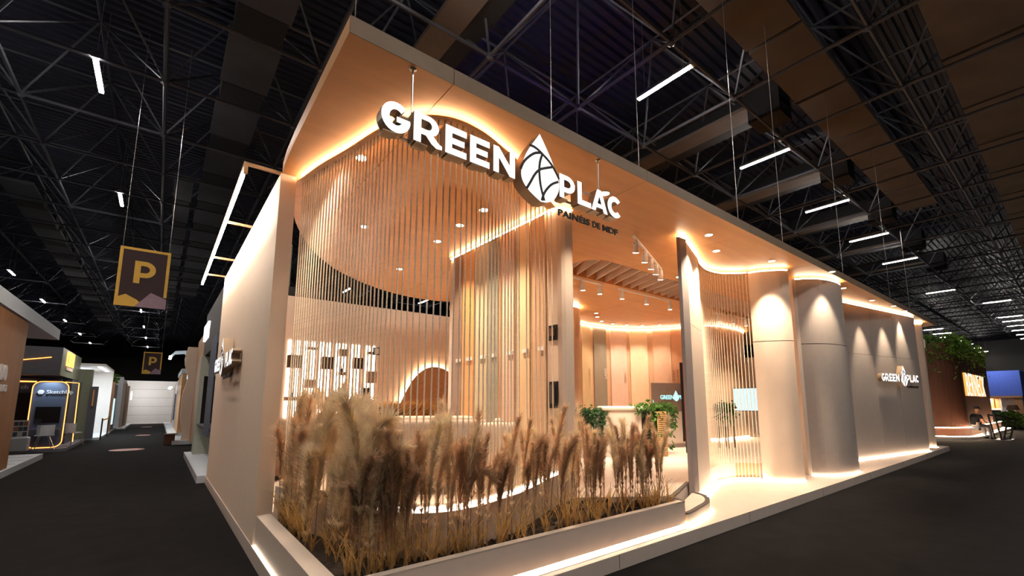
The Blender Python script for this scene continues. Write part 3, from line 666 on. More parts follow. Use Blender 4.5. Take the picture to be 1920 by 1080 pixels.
lb_('carcass', 'sofacream', cb, -.75, 1.1, -.178, .2, .1, .93); lb_('plinth_strip', 'mauve', cb, -.7, 1.05, -.12, .18, 0, .1)
tv = thing('logo_screen', 'brown screen wall with glowing cyan logo above low cabinet', 'screen', (10.7, 7.0, 1.365), math.atan2(-.3, 1.0))
lb_('panel', mat('screen_taupe', (.20, .145, .115, 1), .3), tv, -.74, 1.05, -.17, -.12, 0, .74)
for (s_, x, z, h_) in (('GREEN', -.50, .32, .15), ('PLAC', .09, .32, .15)):
    o = local('lit_letters', text_mesh(s_, h_, .004, ['screenlogo'], .02, .95), tv); place(o, (x, -.174, z))
o = local('lit_drop', solid2d([[(p[0]-2.62, p[1]-3.7) for p in DROP]], .004, ['screenlogo']), tv); place(o, (.02, -.174, .365)); o.scale = (.36, .42, .4)
lb_('bright_edge', 'screenlogo', tv, -.735, -.72, -.176, -.171, .02, .3)
t = thing('sliding_panel', 'thin dark red brown panel standing edge on beside the fin', 'panel', (9.7, 6.0, .7))
MB().box(9.58, 9.66, 5.98, 6.0, .70, 2.54).build('edge', 'black', t); MB().box(9.661, 9.93, 5.98, 6.02, .70, 2.54).build('face', mat('mahogany', (.24, .035, .012, 1), .35), t)
MB().box(9.7, 9.8, 5.985, 6.015, ZF, .699).build('foot', 'black', t)
t = thing('wall_screen', 'bright pale blue screen seen through the cord screen', 'screen', (15, 7.1, 1.33))
MB().box(15.0, 15.05, 6.64, 7.45, 1.31, 2.07).build('bezel', 'black', t); MB().box(14.985, 14.999, 6.66, 7.43, 1.33, 2.05).build('display', 'screenon', t)
MB().box(15.051, 15.1, 6.95, 7.15, 1.301, 1.6).build('stand_post', 'cream', t)
t = thing('wall_bench', 'low cream cabinet below the blue screen behind cords', 'cabinet', (14, 7, ZF))
MB().box(13.3, 15.6, 7.15, 7.55, ZF+.08, 1.3).build('carcass', 'cream', t); MB().box(13.35, 15.5, 7.2, 7.5, ZF, ZF+.08).build('plinth_strip', 'led', t)
sp = thing('stool_plant', 'bushy green plant in a pot raised on slim legs behind the cords', 'plant', (11.6, 6.0, ZF))
for x, y in ((-.17, -.12), (.17, -.12), (-.17, .12), (.17, .12)): lb_('leg', 'sofa', sp, x-.02, x+.02, y-.02, y+.02, 0, .55)
lb_('pot', 'sofacream', sp, -.2, .2, -.16, .16, .551, .92)
leaves('foliage', sp, [(random.uniform(-.27, .27), random.uniform(-.2, .2), random.uniform(.75, 1.15)) for _ in range(90)], 700, .09, 'leaf', .04)

# ================================================================== lounge furniture
def soft(name, m_, t, x0, x1, y0, y1, z0, z1, b=.06):
    o = MB().box(x0, x1, y0, y1, z0, z1).build(name, m_, None, bevel=b, seg=3); o.parent = t; return o
def armchair(name, label, loc, rz, w_, d, h, m_='sofa', cush='sofacream'):
    t = thing(name, label, 'sofa' if w_ > 1.2 else 'armchair', loc, rz)
    soft('backrest', m_, t, -w_/2, w_/2, -d/2, -d/2+.2, .08, h); soft('seat', m_, t, -w_/2+.17, w_/2-.17, -d/2+.205, d/2, .1, .40)
    for s_ in (-1, 1): soft('armrest', m_, t, min(s_*w_/2, s_*(w_/2-.165)), max(s_*w_/2, s_*(w_/2-.165)), -d/2+.205, d/2, .1, .60)
    soft('cushion', cush, t, -w_/2+.2, w_/2-.2, -d/2+.21, -d/2+.36, .41, h+.045, .05); soft('seat_cushion', cush, t, -w_/2+.18, w_/2-.18, -d/2+.37, d/2-.02, .405, .52, .05)
    for x in (-1, 1):
        for y in (-1, 1): lb_('leg', 'black', t, x*(w_/2-.08)-.02, x*(w_/2-.08)+.02, y*(d/2-.08)-.02, y*(d/2-.08)+.02, 0, .1)
    return t
armchair('lounge_sofa', 'taupe sofa seen from behind in front of the colour tower', (3.05, 5.75, ZF), -.62, 1.45, .85, .95)
armchair('lounge_armchair', 'beige armchair seen from behind next to the tower niches', (3.42, 4.78, ZF), -.65, .55, .6, .93, 'sofacream')
armchair('lounge_sofa', 'taupe brown sofa against the side wall behind pillar', (1.75, 8.6, ZF), -PI/2, 1.7, .85, .85, 'brownleather', 'sofa')
armchair('lounge_sofa', 'pale sofa in front of the bar counter, facing the shelves', (2.75, 8.9, ZF), 0, 1.3, .85, .9, 'sofacream')
t = thing('wire_chair', 'round dark wire tub chair with white seat cushion', 'chair', (2.9, 7.0, ZF))
for k in range(16):
    a = 2*PI*k/16
    o = MB().tube([(.22*math.cos(a), .22*math.sin(a), 0), (.36*math.cos(a), .36*math.sin(a), .45), (.38*math.cos(a), .38*math.sin(a), .8)], .008, 4).build('rod', 'stem', None); o.parent = t
o = MB().tube([(.38*math.cos(2*PI*k/20), .38*math.sin(2*PI*k/20), .8) for k in range(21)], .012, 5).build('rim', 'steel', None); o.parent = t
o = MB().lathe([(.3, 0), (.36, .03), (.36, .09), (.3, .12)], (0, 0, .77), 20).build('cushion', 'white', None, smooth=True); o.parent = t
t = thing('side_table', 'dark side table with monitors beside the pale sofa', 'table', (3.35, 9.6, ZF))
lb_('tabletop', 'cream', t, -.5, .5, -.3, .3, .72, .76)
for x in (-.45, .45):
    for y in (-.25, .25): lb_('leg', 'black', t, x-.02, x+.02, y-.02, y+.02, 0, .72)
for i, x in enumerate((3.05, 3.55)):
    t = thing('monitor', 'black monitor on the lounge side table, %s one' % ('left hand' if i == 0 else 'right hand'), 'monitor', (x, 9.6, 1.19))
    lb_('display', 'screenblack', t, -.2, .2, -.02, .02, .06, .34); lb_('foot', 'black', t, -.1, .1, -.08, .08, 0, .015); lb_('neck', 'black', t, -.02, .02, .021, .04, .015, .2)
t = thing('dry_bouquet', 'orange tinted dry grass bouquet in a wooden trough before arch', 'plant', (4.5, 10.2, ZF))
lb_('trough', 'brownleather', t, -.6, .75, -.15, .15, 0, .72)
b = MB()
for i in range(900):
    x = random.uniform(-.5, .7); a = random.gauss(0, .5); L = random.uniform(.3, .62); dx = math.sin(a)*L; dy = random.gauss(0, .12)
    b.add([(x-.004, 0, .7), (x+.004, 0, .7), (x+dx*.5, dy*.5, .7+L*.6), (x+dx*1.1, dy, .7+L*.9)], [(0, 1, 2), (0, 2, 3)])
o = b.build('grass', 'straw', None); o.parent = t; stuff(o)

# ================================================================== lamps in the stand
def downlight(x, y, label, power=45, ang=95, tgt=None):
    t = thing('downlight', label, 'lamp', (x, y, ZC))
    o = MB().lathe([(.055, -.002), (.065, -.012), (.066, -.001)], (0, 0, 0), 20).build('trim_ring', 'spotwhite', None); o.parent = t
    o = MB().lathe([(.052, 0), (.052, .004)], (0, 0, -.009), 20).build('lens', 'lens', None); o.parent = t
    light('SPOT', 'downlight_beam', (x, y, ZC-.03), power, (1, .79, .57), t, tgt or (x, y, 0), .05, ang, .7)
for i, (x, y) in enumerate(((1.494, 4.686), (3.287, 4.97), (3.31, 5.65), (3.37, 6.47), (3.525, 8.34), (2.2, 6.6))):
    downlight(x, y, 'recessed downlight over the lounge, %s going inward from the cord rail' % ORD[i], 52)
downlight(4.22, 3.586, 'recessed downlight right behind the last letters of the canopy sign', 40)
for i, (x, y) in enumerate(((6.624, 3.508), (7.451, 3.826))): downlight(x, y, 'recessed downlight before entrance fin, %s one' % ('nearer' if i == 0 else 'farther'), 85, 95, ((6.75, 3.95, 1.6), (7.1, 4.07, 1.4))[i])
downlight(8.827, 3.463, 'recessed downlight shining onto the beige curved column', 120, 60, (9.25, 3.66, 2.2))
downlight(10.55, 3.0, 'recessed downlight above the greyish curved column', 60, 60, (10.85, 3.3, 2))
for i, (x, y) in enumerate(((12.309, 3.308), (14.42, 3.267), (15.75, 3.10), (16.9, 2.98+.1))):
    downlight(x, y, 'recessed downlight along the end wall, %s from its left' % ORD[i], 70, 50, (x+.05, y+.17, 2.6))
for i, (x, y) in enumerate(((9.987, 8.949), (10.458, 9.331), (11.129, 9.748), (11.813, 9.851), (12.356, 9.694), (12.867, 9.429), (13.257, 8.985))):
    downlight(x, y, 'recessed downlight in the arc before the colour wall, %s from its left' % ORD[i], 27, 80, (x+(x-CX)*.12, y+(y-CY)*.12, 2))
downlight(8.424, 5.183, 'recessed downlight beside the slatted recess, left of fin top', 70)
downlight(12.286, 4.42, 'recessed downlight seen in the gap between both curved columns', 60)
def track(label, a, b, ts, par_lbl, tgt):
    t = thing('light_track', label, 'light track', (*a, ZC))
    A = Vector(a); B = Vector(b); d = (B-A).normalized(); nrm = Vector((-d.y, d.x))*.018
    MB().prism([tuple(A+nrm), tuple(B+nrm), tuple(B-nrm), tuple(A-nrm)], ZC-.03, ZC-.002).build('rail', 'spotwhite', t)
    for i, q in enumerate(ts):
        p = A+(B-A)*q
        h = thing('track_spotlight', 'white cylinder spotlight, %s on the %s' % (ORD[i], par_lbl), 'lamp', (p.x, p.y, ZC-.03))
        aim = (Vector(tgt(p))-Vector((p.x, p.y, ZC-.12)))*.55; aim = (aim+Vector((0, 0, -2.2))).normalized()
        o = MB().lathe([(.012, 0), (.012, -.05)], (0, 0, -.001), 8).build('stem', 'spotwhite', None); o.parent = h
        c = Vector((0, 0, -.075))
        o = MB().tube([c-aim*.05, c+aim*.03, c+aim*.14], [.034, .048, .054], 14).build('head', 'spotwhite', None); o.parent = h
        o = MB().tube([c+aim*.1405, c+aim*.146], .049, 14).build('lens', 'lens', None); o.parent = h
        o = MB().tube([c+Vector((-.045, 0, 0)), c+Vector((.045, 0, 0))], .008, 6).build('pivot', 'black', None); o.parent = h
        light('SPOT', 'track_beam', Vector((p.x, p.y, ZC-.105))+aim*.17, 55, (1, .82, .64), h, tgt(p), .03, 62, .7)
track('white light track with five spots at the entrance ceiling', (5.67, 4.26), (7.6, 5.06), (.08, .36, .58, .77, .97), 'entrance track', lambda p: (p.x+1.2, p.y+1.6, .8))
track('short white light track left of the slatted recess', (6.3, 6.6), (7.6, 6.6), (.5, .92), 'short track before recess', lambda p: (p.x+.9, p.y+.6, .8))
track('long white light track behind the slatted recess', (8.15, 6.6), (10.3, 6.6), (.06, .5, .97), 'long track behind recess', lambda p: (p.x+.6, p.y+.7, .8))
track('white light track seen through the cord screen', (12.7, 6.7), (14.6, 6.55), (.1, .5, .88), 'track behind cord screen', lambda p: (p.x+1.5, p.y+.4, 1.2))
for i, (x, y) in enumerate(((.95, 3.3), (2.95, 3.2), (4.5, 3.25), (7.0, 3.2), (8.7, 3.2), (12, 3.2), (16, 3.2))):
    t = MB().tube([(x, y, ZC+.135), (x, y, 9)], .004, 4).build('suspension_cable', 'steel'); tag(t, 'thin steel cable holding the canopy, %s from the corner' % ORD[i], 'cable')

# ================================================================== dried pampas grass
PR = random.Random(11)
def axis_pts(h, lean, over, n=16):
    out = []; p = Vector((0, 0, 0)); a = 0
    for i in range(n+1):
        out.append(p.copy()); t = i/n
        ang = lean*(.4+.9*t)+(over*max(0, (t-.5)/.5)**1.2 if over else 0)
        p = p+Vector((math.sin(ang), 0, math.cos(ang)))*h/n
    return out
def at_(pts, t):
    f = t*(len(pts)-1); i = min(int(f), len(pts)-2); return pts[i].lerp(pts[i+1], f-i), (pts[i+1]-pts[i]).normalized()
def pampas(h, frac, hair, n, lean, over, pm, spread=.45, wdt=.0036, leaf=2):
    t = bpy.data.objects.new('pampas_plume', None); COL.objects.link(t)
    ax = axis_pts(h, lean, over)
    MB().tube(ax, [.0045-.0028*i/16 for i in range(17)], 4).build('stem', 'stem', None).parent = t
    b = MB()
    for i in range(n):
        u = PR.random(); q = 1-frac*(1-u**.8) if PR.random() < .93 else 1-frac*1.1
        p, d = at_(ax, min(.998, q)); ph = PR.uniform(0, 2*PI)
        e1 = d.orthogonal().normalized(); e2 = d.cross(e1); rad = e1*math.cos(ph)+e2*math.sin(ph)
        taper = .45+.55*math.sin(PI*min(1, (1-q)/frac*.85+.15)) if q < 1 else .45
        L = hair*taper*PR.uniform(.6, 1.25); sd = rad.cross(d).normalized()*wdt*PR.uniform(.5, 1.1)
        p1 = p+(d*.9+rad*spread*PR.uniform(.3, 1)).normalized()*L*.55
        p2 = p1+(d*.6+rad*spread*1.2+Vector((0, 0, -.55*PR.random()))).normalized()*L*.6
        b.add([p-sd*.6, p+sd*.6, p1+sd, p1-sd, p2], [(0, 1, 2, 3), (3, 2, 4)])
    b.build('plume', pm, None).parent = t
    for k in range(leaf):
        a = PR.uniform(0, 2*PI); L = h*PR.uniform(.3, .5); dx, dy = math.cos(a), math.sin(a); lb = MB(); vs = []
        for i in range(6):
            s_ = i/5; r = L*.55*s_**1.4; wv = .007*(1-s_)+.001; z = .05+L*(s_-.35*s_*s_)
            vs += [(dx*r-dy*wv, dy*r+dx*wv, z), (dx*r+dy*wv, dy*r-dx*wv, z)]
        lb.add(vs, [(2*i, 2*i+1, 2*i+3, 2*i+2) for i in range(5)]).build('leaf', 'straw', None).parent = t
    return t
protos = {
 'blond': [pampas(1.05, .62, .17, 1100, .05, .2, 'plumeA', .45), pampas(1.16, .58, .18, 1100, .10, .5, 'plumeA', .42), pampas(.98, .66, .17, 1100, .02, .9, 'plumeA', .5), pampas(.72, .8, .16, 1000, .08, .4, 'plumeA', .55), pampas(1.08, .5, .16, 900, .14, .3, 'plumeB', .4)],
 'tan': [pampas(1.04, .55, .14, 700, .06, .1, 'plumeB', .28), pampas(1.14, .48, .13, 620, .14, .1, 'plumeB', .24), pampas(.90, .62, .15, 720, .03, .45, 'plumeB', .36), pampas(1.02, .6, .16, 800, .1, .25, 'plumeA', .36), pampas(1.2, .42, .14, 560, .2, .2, 'plumeA', .26)],
 'brown': [pampas(.98, .65, .13, 800, .05, .15, 'plumeC', .3), pampas(.86, .62, .15, 820, .12, .4, 'plumeC', .4)],
 'bent': [pampas(1.0, .48, .11, 560, .12, 2.6, 'plumeC', .5), pampas(.9, .5, .10, 520, .1, 2.9, 'plumeB', .5)]}
used = {}
GRP = {'blond': 'fluffy blond pampas plumes', 'tan': 'slim tan pampas plumes', 'brown': 'dark brown pampas plumes', 'bent': 'bent over pampas plumes'}
def plume(kind, x, y, zone, sc=1.0, rz=None):
    i = PR.randrange(len(protos[kind])); src = protos[kind][i]
    lab = {'blond': 'fluffy blond dried pampas plume', 'tan': 'slim tan dried pampas plume', 'brown': 'dark brown dried pampas plume', 'bent': 'dried pampas plume bent over in a hook'}[kind]+' '+zone
    rz = PR.uniform(0, 2*PI) if rz is None else rz; z = .36
    if (kind, i) not in used:
        o = src; o.location = (x, y, z); o.rotation_euler = (0, 0, rz); o.scale = (sc,)*3; used[(kind, i)] = 1
    else: o = dup(src, (x, y, z), rz, None, None, sc)
    tag(o, lab, 'pampas grass', GRP[kind]+' '+zone)
def ringx(y):           # x of the curved back wall at y, on its left side
    best = min((abs(p[1]-y), p[0]) for p in RING[:30]); return best[1]
L_Z, M_Z, R_Z = 'in the corner clump', 'before the lounge', 'at the planter right end'
for i in range(46):
    y = 3.34+(5.45-3.34)*(i+.5)/46; xm = ringx(y)-.03
    plume('blond' if PR.random() < .85 else 'tan', PR.uniform(1.075, max(1.09, xm)), y, L_Z, PR.uniform(.9, 1.22), PR.uniform(-2.2, .6))
for i in range(20): plume('blond' if PR.random() < .75 else 'brown', PR.uniform(1.1, 1.5), PR.uniform(3.27, 3.42), L_Z, PR.uniform(.75, 1.12))
for i in range(14): plume('tan' if PR.random() < .7 else 'blond', PR.uniform(1.5, 2.1), PR.uniform(3.27, 3.33), M_Z, PR.uniform(.8, 1.08))
for i in range(34):
    x = 2.0+1.75*(i+PR.random())/34; ym = min(3.8, 3.34+max(0, x-2.3)*.26)
    plume('tan' if PR.random() < .72 else 'brown', x, PR.uniform(3.27, ym), M_Z, PR.uniform(.78, 1.05))
for x, y, rz in ((1.95, 3.29, -.2), (2.02, 3.28, .1), (3.05, 3.42, 3.3), (4.6, 3.4, .4)): plume('bent', x, y, M_Z if x < 4 else R_Z, .9 if x < 4 else .7, rz)
for i in range(46):
    x = 3.6+1.3*(i+PR.random())/46; ym = max(3.36, 3.9-(max(x, 4.1)-4.1)*.62)
    plume('tan' if PR.random() < .5 else ('brown' if PR.random() < .75 else 'blond'), x, PR.uniform(3.28, ym), R_Z, PR.uniform(.72, .98))
def ordinal(n):
    if n < 16: return ORD[n]
    tens = ['', '', 'twenty', 'thirty', 'forty', 'fifty', 'sixty', 'seventy']
    if n < 19: return ('seventeenth', 'eighteenth', 'nineteenth')[n-16]
    n += 1
    return tens[n//10][:-1]+'ieth' if n % 10 == 0 else tens[n//10]+'-'+ORD[n % 10-1]
def number(objs):                    # each its own label: its rank from the left as seen from the aisle corner
    by = {}
    for o in objs: by.setdefault(o['label'], []).append(o)
    for lab, os_ in by.items():
        os_.sort(key=lambda o: (o.location-cam.location).dot(Rv)/(o.location-cam.location).dot(Fv))
        for i, o in enumerate(os_): o['label'] = lab+', '+ordinal(i)+' from left'
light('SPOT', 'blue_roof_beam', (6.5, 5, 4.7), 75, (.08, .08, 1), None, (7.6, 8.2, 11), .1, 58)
number([o for o in bpy.data.objects if o.get('category') == 'pampas grass'])
for k, v in protos.items():          # prototypes never placed are dropped
    for i, o in enumerate(v):
        if (k, i) not in used:
            for c in list(o.children): bpy.data.objects.remove(c)
            bpy.data.objects.remove(o)
def straw_clump(n):
    t = bpy.data.objects.new('straw_tuft', None); COL.objects.link(t)
    for k in range(n):
        a = PR.uniform(0, 2*PI); L = PR.uniform(.16, .42); dx, dy = math.cos(a), math.sin(a); vs = []; lean = PR.uniform(.15, .7)
        for i in range(6):
            s_ = i/5; r = L*lean*s_**1.5; wv = (.012 if k % 3 == 0 else .005)*math.sin(PI*(.15+.8*s_)); z = L*(s_-.3*lean*s_*s_)
            vs += [(dx*r-dy*wv, dy*r+dx*wv, z), (dx*r+dy*wv, dy*r-dx*wv, z)]
        MB().add(vs, [(2*i, 2*i+1, 2*i+3, 2*i+2) for i in range(5)]).build('blade', 'straw', None).parent = t
    return t
tufts = [straw_clump(9), straw_clump(11), straw_clump(8)]
for i in range(46):
    if i < 14: y = PR.uniform(3.35, 5.5); x = PR.uniform(1.07, max(1.1, ringx(y)-.06))
    else: x = PR.uniform(1.2, 4.9); y = PR.uniform(3.25, 3.33)
    src = tufts[i % 3]; o = src if i < 3 else dup(src, (0, 0, 0)); o.location = (x, y, .37); o.rotation_euler = (0, 0, PR.uniform(0, 6)); o.scale = (PR.uniform(.6, 1.15),)*3
    tag(o, 'tuft of golden dry leaf blades below the plumes', 'dry grass', 'golden leaf tufts')

number([o for o in bpy.data.objects if o.get('category') == 'dry grass'])
# ================================================================== hanging banners
def banner(label, y, x0, x1, z0, z1):
    t = thing('hanging_banner', label, 'banner', ((x0+x1)/2, y, z0)); w_ = x1-x0; h = z1-z0; X = (x0+x1)/2
    gold = 'banner_gold'
    MB().box(x0, x1, y, y+.02, z0, z1).build('panel', 'banner_brown', t)
    f = MB(); b = w_*.065
    f.box(x0, x1, y-.004, y-.0005, z1-b, z1); f.box(x0, x0+b, y-.004, y-.0005, z0, z1-b); f.box(x1-b, x1, y-.004, y-.0005, z0+h*.2, z1-b); f.build('border', gold, t)
    m1 = MB(); m1.add([(x0+b, y-.003, z0), (x0+w_*.6, y-.003, z0), (x0+w_*.42, y-.003, z0+h*.12), (x0+w_*.2, y-.003, z0+h*.2), (x0+b, y-.003, z0+h*.15)], [(0, 1, 2, 3, 4)]); m1.build('gold_hill', gold, t)
    m2 = MB(); m2.add([(x0+w_*.38, y-.006, z0), (x1, y-.006, z0), (x1, y-.006, z0+h*.17), (x0+w_*.68, y-.006, z0+h*.26)], [(0, 1, 2, 3)]); m2.build('mauve_hill', 'banner_mauve', t)
    o = local('letter', solid2d([[(p[0]/.216, p[1]/.245) for p in q] for q in P_(.216)], .004, [gold]), t); place(o, (-w_*.19, -.008, h*.40)); o.scale = (w_*.42, h*.38, 1)
    for x in (x0+.04, x1-.04): MB().tube([(x, y+.01, z1), (x, y+.01, 10.96)], .004, 4).build('wire', 'steel', t)
MT['banner_gold'] = mat('banner_gold', S(190, 150, 62), .6); MT['banner_brown'] = mat('banner_brown', S(44, 24, 26), .6); MT['banner_mauve'] = mat('banner_mauve', S(128, 106, 118), .6)
banner('large hanging parking banner, gold P on dark brown, nearer one', 14, -1.005, -.058, 3.885, 5.32)
banner('small distant parking banner, gold P on dark brown', 36, -.93, -.03, 3.40, 4.75)

# ================================================================== left side of the aisle
MT['oak'] = mat('oak_veneer', S(172, 122, 84), .5, noise=.12, scale=2, stretch=(6, 6, .3)); MT['greywall'] = mat('grey_wall', S(120, 120, 128), .6); MT['slate'] = mat('slate_panel_blue', S(74, 86, 106), .6)
MT['charcoal'] = mat('charcoal_panel', S(86, 86, 94), .6); MT['olivewall'] = mat('olive_wall', S(120, 124, 104), .6); MT['coolwhite'] = mat('cool_white', S(205, 212, 220), .6, noise=.02)
b1 = thing('oak_booth', 'oak clad booth with white lettering and pale roof slab, far left', 'booth', (-2.55, 13, 0))
MB().box(-6, -2.55, 9, 15.62, .15, 3.5).build('oak_wall', 'oak', b1); MB().box(-7, -2.5, 9, 19.5, 0, .15).build('base', 'coolwhite', b1)
MB().box(-7, -2.5, 9, 19.45, 3.52, 3.82).build('roof_slab', 'coolwhite', b1)
MB().box(-6.5, -6, 9, 19, .15, 3.5).build('back_wall', 'coolwhite', b1)
for i, y in enumerate((16.5, 17.5, 18.5)): MB().box(-6, -2.56, y, y+.004, .1505, .154).build('floor_joint', 'greywall', b1)
o = local('lettering', text_mesh('ne', .62, .05, ['white'], .025, .95), b1); o.matrix_parent_inverse = b1.matrix_basis.inverted(); o.matrix_basis = Matrix.Translation((-2.50, 13.55, 2.1)) @ Matrix.Rotation(PI/2, 4, 'Z') @ UPRIGHT
o = local('lettering', text_mesh('ATIVOS', .2, .03, ['white'], .012), b1); o.matrix_parent_inverse = b1.matrix_basis.inverted(); o.matrix_basis = Matrix.Translation((-2.52, 13.72, 1.86)) @ Matrix.Rotation(PI/2, 4, 'Z') @ UPRIGHT
b2 = thing('neon_arch_booth', 'dark booth outlined in orange neon with an arched display panel', 'booth', (-2.9, 22.4, 0))
MB().box(-7, -2.3, 22.0, 27.3, 0, .11).build('base', 'greywall', b2)
MB().box(-7, -2.75, 22.40, 27.2, 2.58, 3.56).build('fascia', 'charcoal', b2)
MB().box(-2.749, -2.735, 22.38, 27.2, 2.58, 3.56).build('side_fascia', 'olivewall', b2)
MB().box(-7, -2.78, 23.3, 23.4, .11, 2.5).build('back_panel', 'slate', b2); MB().box(-2.85, -2.6, 24.2, 26.9, .11, 2.5).build('side_panel', 'charcoal', b2)
MB().box(-6.5, -3.3, 23.25, 23.29, .95, 1.98).build('black_screen', 'screenblack', b2)
def rr(x0, x1, z0, z1, r, n=5):
    return [(cx+r*math.cos(math.radians(a)), cz+r*math.sin(math.radians(a))) for cx, cz, s in ((x1-r, z1-r, 0), (x0+r, z1-r, 90), (x0+r, z0+r, 180), (x1-r, z0+r, 270)) for a in [s+90*k/n for k in range(n+1)]]
q = rr(-3.34, -2.47, .13, 2.36, .22)
o = local('arch_panel', solid2d([q], .06, ['slate']), b2); o.matrix_parent_inverse = b2.matrix_basis.inverted(); place(o, (0, 22.4, 0))
MB().tube([(x, 22.385, z) for x, z in q+[q[0]]], .013, 5).build('neon_tube', 'neon', b2)
MB().box(-3.2, -2.6, 22.385, 22.399, .95, 1.5).build('black_screen', 'screenblack', b2); MB().box(-3.28, -2.55, 22.2, 22.38, .72, .76).build('shelf', 'charcoal', b2)
for (s_, x, z, h_) in (('SketchUp', -3.0, 1.95, .17), ('ch', -3.75, 2.12, .2)):
    o = local('lettering', text_mesh(s_, h_, .02, ['coolwhite'], .012), b2); o.matrix_parent_inverse = b2.matrix_basis.inverted(); place(o, (x, 22.36 if x > -3.2 else 23.2, z))
o = MB().lathe([(.085, 0), (.085, .03)], (0, 0, 0), 6).build('cube_logo', 'coolwhite', b2); o.matrix_parent_inverse = b2.matrix_basis.inverted(); place(o, (-3.13, 22.395, 2.0))
MB().tube([(-2.60, 22.6, 2.36), (-2.35, 23.6, 2.36), (-2.35, 23.9, .2)], .014, 5).build('neon_tube', 'neon', b2)
MB().tube([(-3.95, 22.38, 3.02), (-3.0, 22.38, 3.2)], .014, 5).build('neon_tube', 'neon', b2)
MB().box(-7, -3.4, 23.28, 23.299, 2.36, 2.4).build('neon_tube', 'neon', b2)
o = local('logo_block', solid2d([rr(0, .9, 0, .52, .05), rr(.15, .6, .1, .4, .03)], .06, ['neon', 'neon']), b2); o.matrix_parent_inverse = b2.matrix_basis.inverted(); o.matrix_basis = Matrix.Translation((-2.70, 23.3, 2.98)) @ Matrix.Rotation(PI/2, 4, 'Z') @ UPRIGHT
MB().box(-2.71, -2.70, 24.35, 24.95, 2.98, 3.5).build('logo_block', 'neon', b2); MB().box(-2.73, -2.70, 23.3, 24.8, 2.82, 2.93).build('logo_strip', 'cream', b2)
light('AREA', 'booth_light', (-2.0, 24.5, 3.9), 9, (1, .95, .9), b2, (-2.75, 24.5, 3.0), 1.0)  # area light without a fixture, added to brighten the booth side
light('SPOT', 'arch_lamp', (-2.9, 22.1, 2.6), 14, (.8, .9, 1), b2, (-2.9, 22.5, 1.2), .05, 100)
for i, (x, y) in enumerate(((-2.82, 21.75), (-2.3, 23.1))):
    t = thing('shell_chair', 'white shell chair with slim legs, %s' % ('in front of the neon arch' if i == 0 else 'to the right behind the neon arch'), 'chair', (x, y, .11), .3-i)
    for sx in (-1, 1):
        for sy in (-1, 1): MB().tube([(sx*.1, sy*.1, .44), (sx*.24, sy*.22, 0)], .012, 5).build('leg', 'steel', None).parent = t
    s_ = MB(); s_.prism(rr(-.22, .22, -.2, .22, .1), .445, .47); s_.build('seat', 'coolwhite', None).parent = t
    bk_ = MB(); bk_.ribbon(cr([(-.21, -.1), (-.15, -.22), (0, -.25), (.15, -.22), (.21, -.1)], 3), .471, .80, .02); bk_.build('backrest', 'coolwhite', None).parent = t
t = thing('brochure_rack', 'tilted white rack of printed brochures left of the neon arch', 'rack', (-3.35, 21.5, .11))
MB().box(-3.62, -3.1, 21.3, 21.6, .11, .55).build('base', 'coolwhite', t, bevel=.04); MB().box(-3.5, -3.16, 21.44, 21.48, .551, 1.08).build('backboard', 'white', t)
for r_ in range(3):
    for c_ in range(3): MB().box(-3.48+c_*.105, -3.39+c_*.105, 21.42, 21.438, .58+r_*.165, .71+r_*.165).build('brochure', ('slate', 'oak', 'charcoal')[(r_+c_) % 3] if (r_, c_) != (0, 1) else 'coolwhite', t)
# further booths down the left side
b3 = thing('white_booth', 'tall white open booth with bright ceiling spots beyond neon booth', 'booth', (-2.2, 30, 0))
MB().box(-5, -1.9, 28.0, 33.5, 0, .1).build('base', 'coolwhite', b3); MB().box(-5, -2.35, 27.6, 28.0, .1, 3.1).build('front_wall', 'olivewall', b3)
MB().box(-2.36, -2.10, 27.45, 27.6, .1, 2.35).build('dark_panel', 'charcoal', b3)
MB().box(-3.2, -3.1, 28.0, 33.2, .1, 3.3).build('back_wall', 'white', b3); MB().box(-3.1, -2.0, 33.0, 33.2, .1, 3.3).build('end_wall', 'white', b3); MB().box(-3.1, -2.0, 28.1, 33.2, 3.3, 3.4).build('roof', 'white', b3)
MB().box(-3.095, -3.08, 29.2, 30.0, 1.9, 2.2).build('blue_sign', sample('sign_blue', (20, 110, 190)), b3)
MB().box(-2.25, -2.2, 27.3, 27.44, 1.5, 2.2).build('wall_display', 'beech', b3)
light('AREA', 'booth_light', (-2.5, 30.5, 3.25), 30, (.85, .95, 1), b3, None, 1.0)
for k in range(4): MB().box(-2.3, -2.15, 28.6+k*1.2, 28.75+k*1.2, 3.27, 3.295).build('spot', 'booth_spot', b3)
t = thing('barrier_rope', 'thin yellow barrier tape on dark posts before the white booth', 'barrier', (-1.9, 29, 0))
for y in (27.8, 31.2): MB().box(-1.89, -1.84, y, y+.06, 0, .95).build('post', 'black', t)
MB().box(-1.875, -1.86, 27.87, 31.19, .84, .9).build('tape', 'straw', t)
b4 = thing('hedge_top_booth', 'dark fronted booth with a green hedge on top', 'booth', (-2.2, 36, 0))
MB().box(-5, -1.9, 33.9, 38.4, 0, .08).build('base', 'greywall', b4); MB().box(-5, -2.05, 34.0, 38.3, .08, 2.75).build('body', 'charcoal', b4); MB().box(-2.04, -2.0, 35.4, 36.6, .4, 1.9).build('lit_panel', 'screenon', b4); MB().box(-5, -1.95, 33.95, 34.3, .08, 2.8).build('end_wall', 'beech2', b4)
leaves('hedge', b4, [(random.uniform(-.6, .1), random.uniform(-2, .9), random.uniform(2.8, 3.25)) for _ in range(60)], 700, .22, 'leafb', .08)
b5 = thing('grey_panel_booth', 'pale booth with two tall grey brown panels near the aisle end', 'booth', (-2, 42, 0))
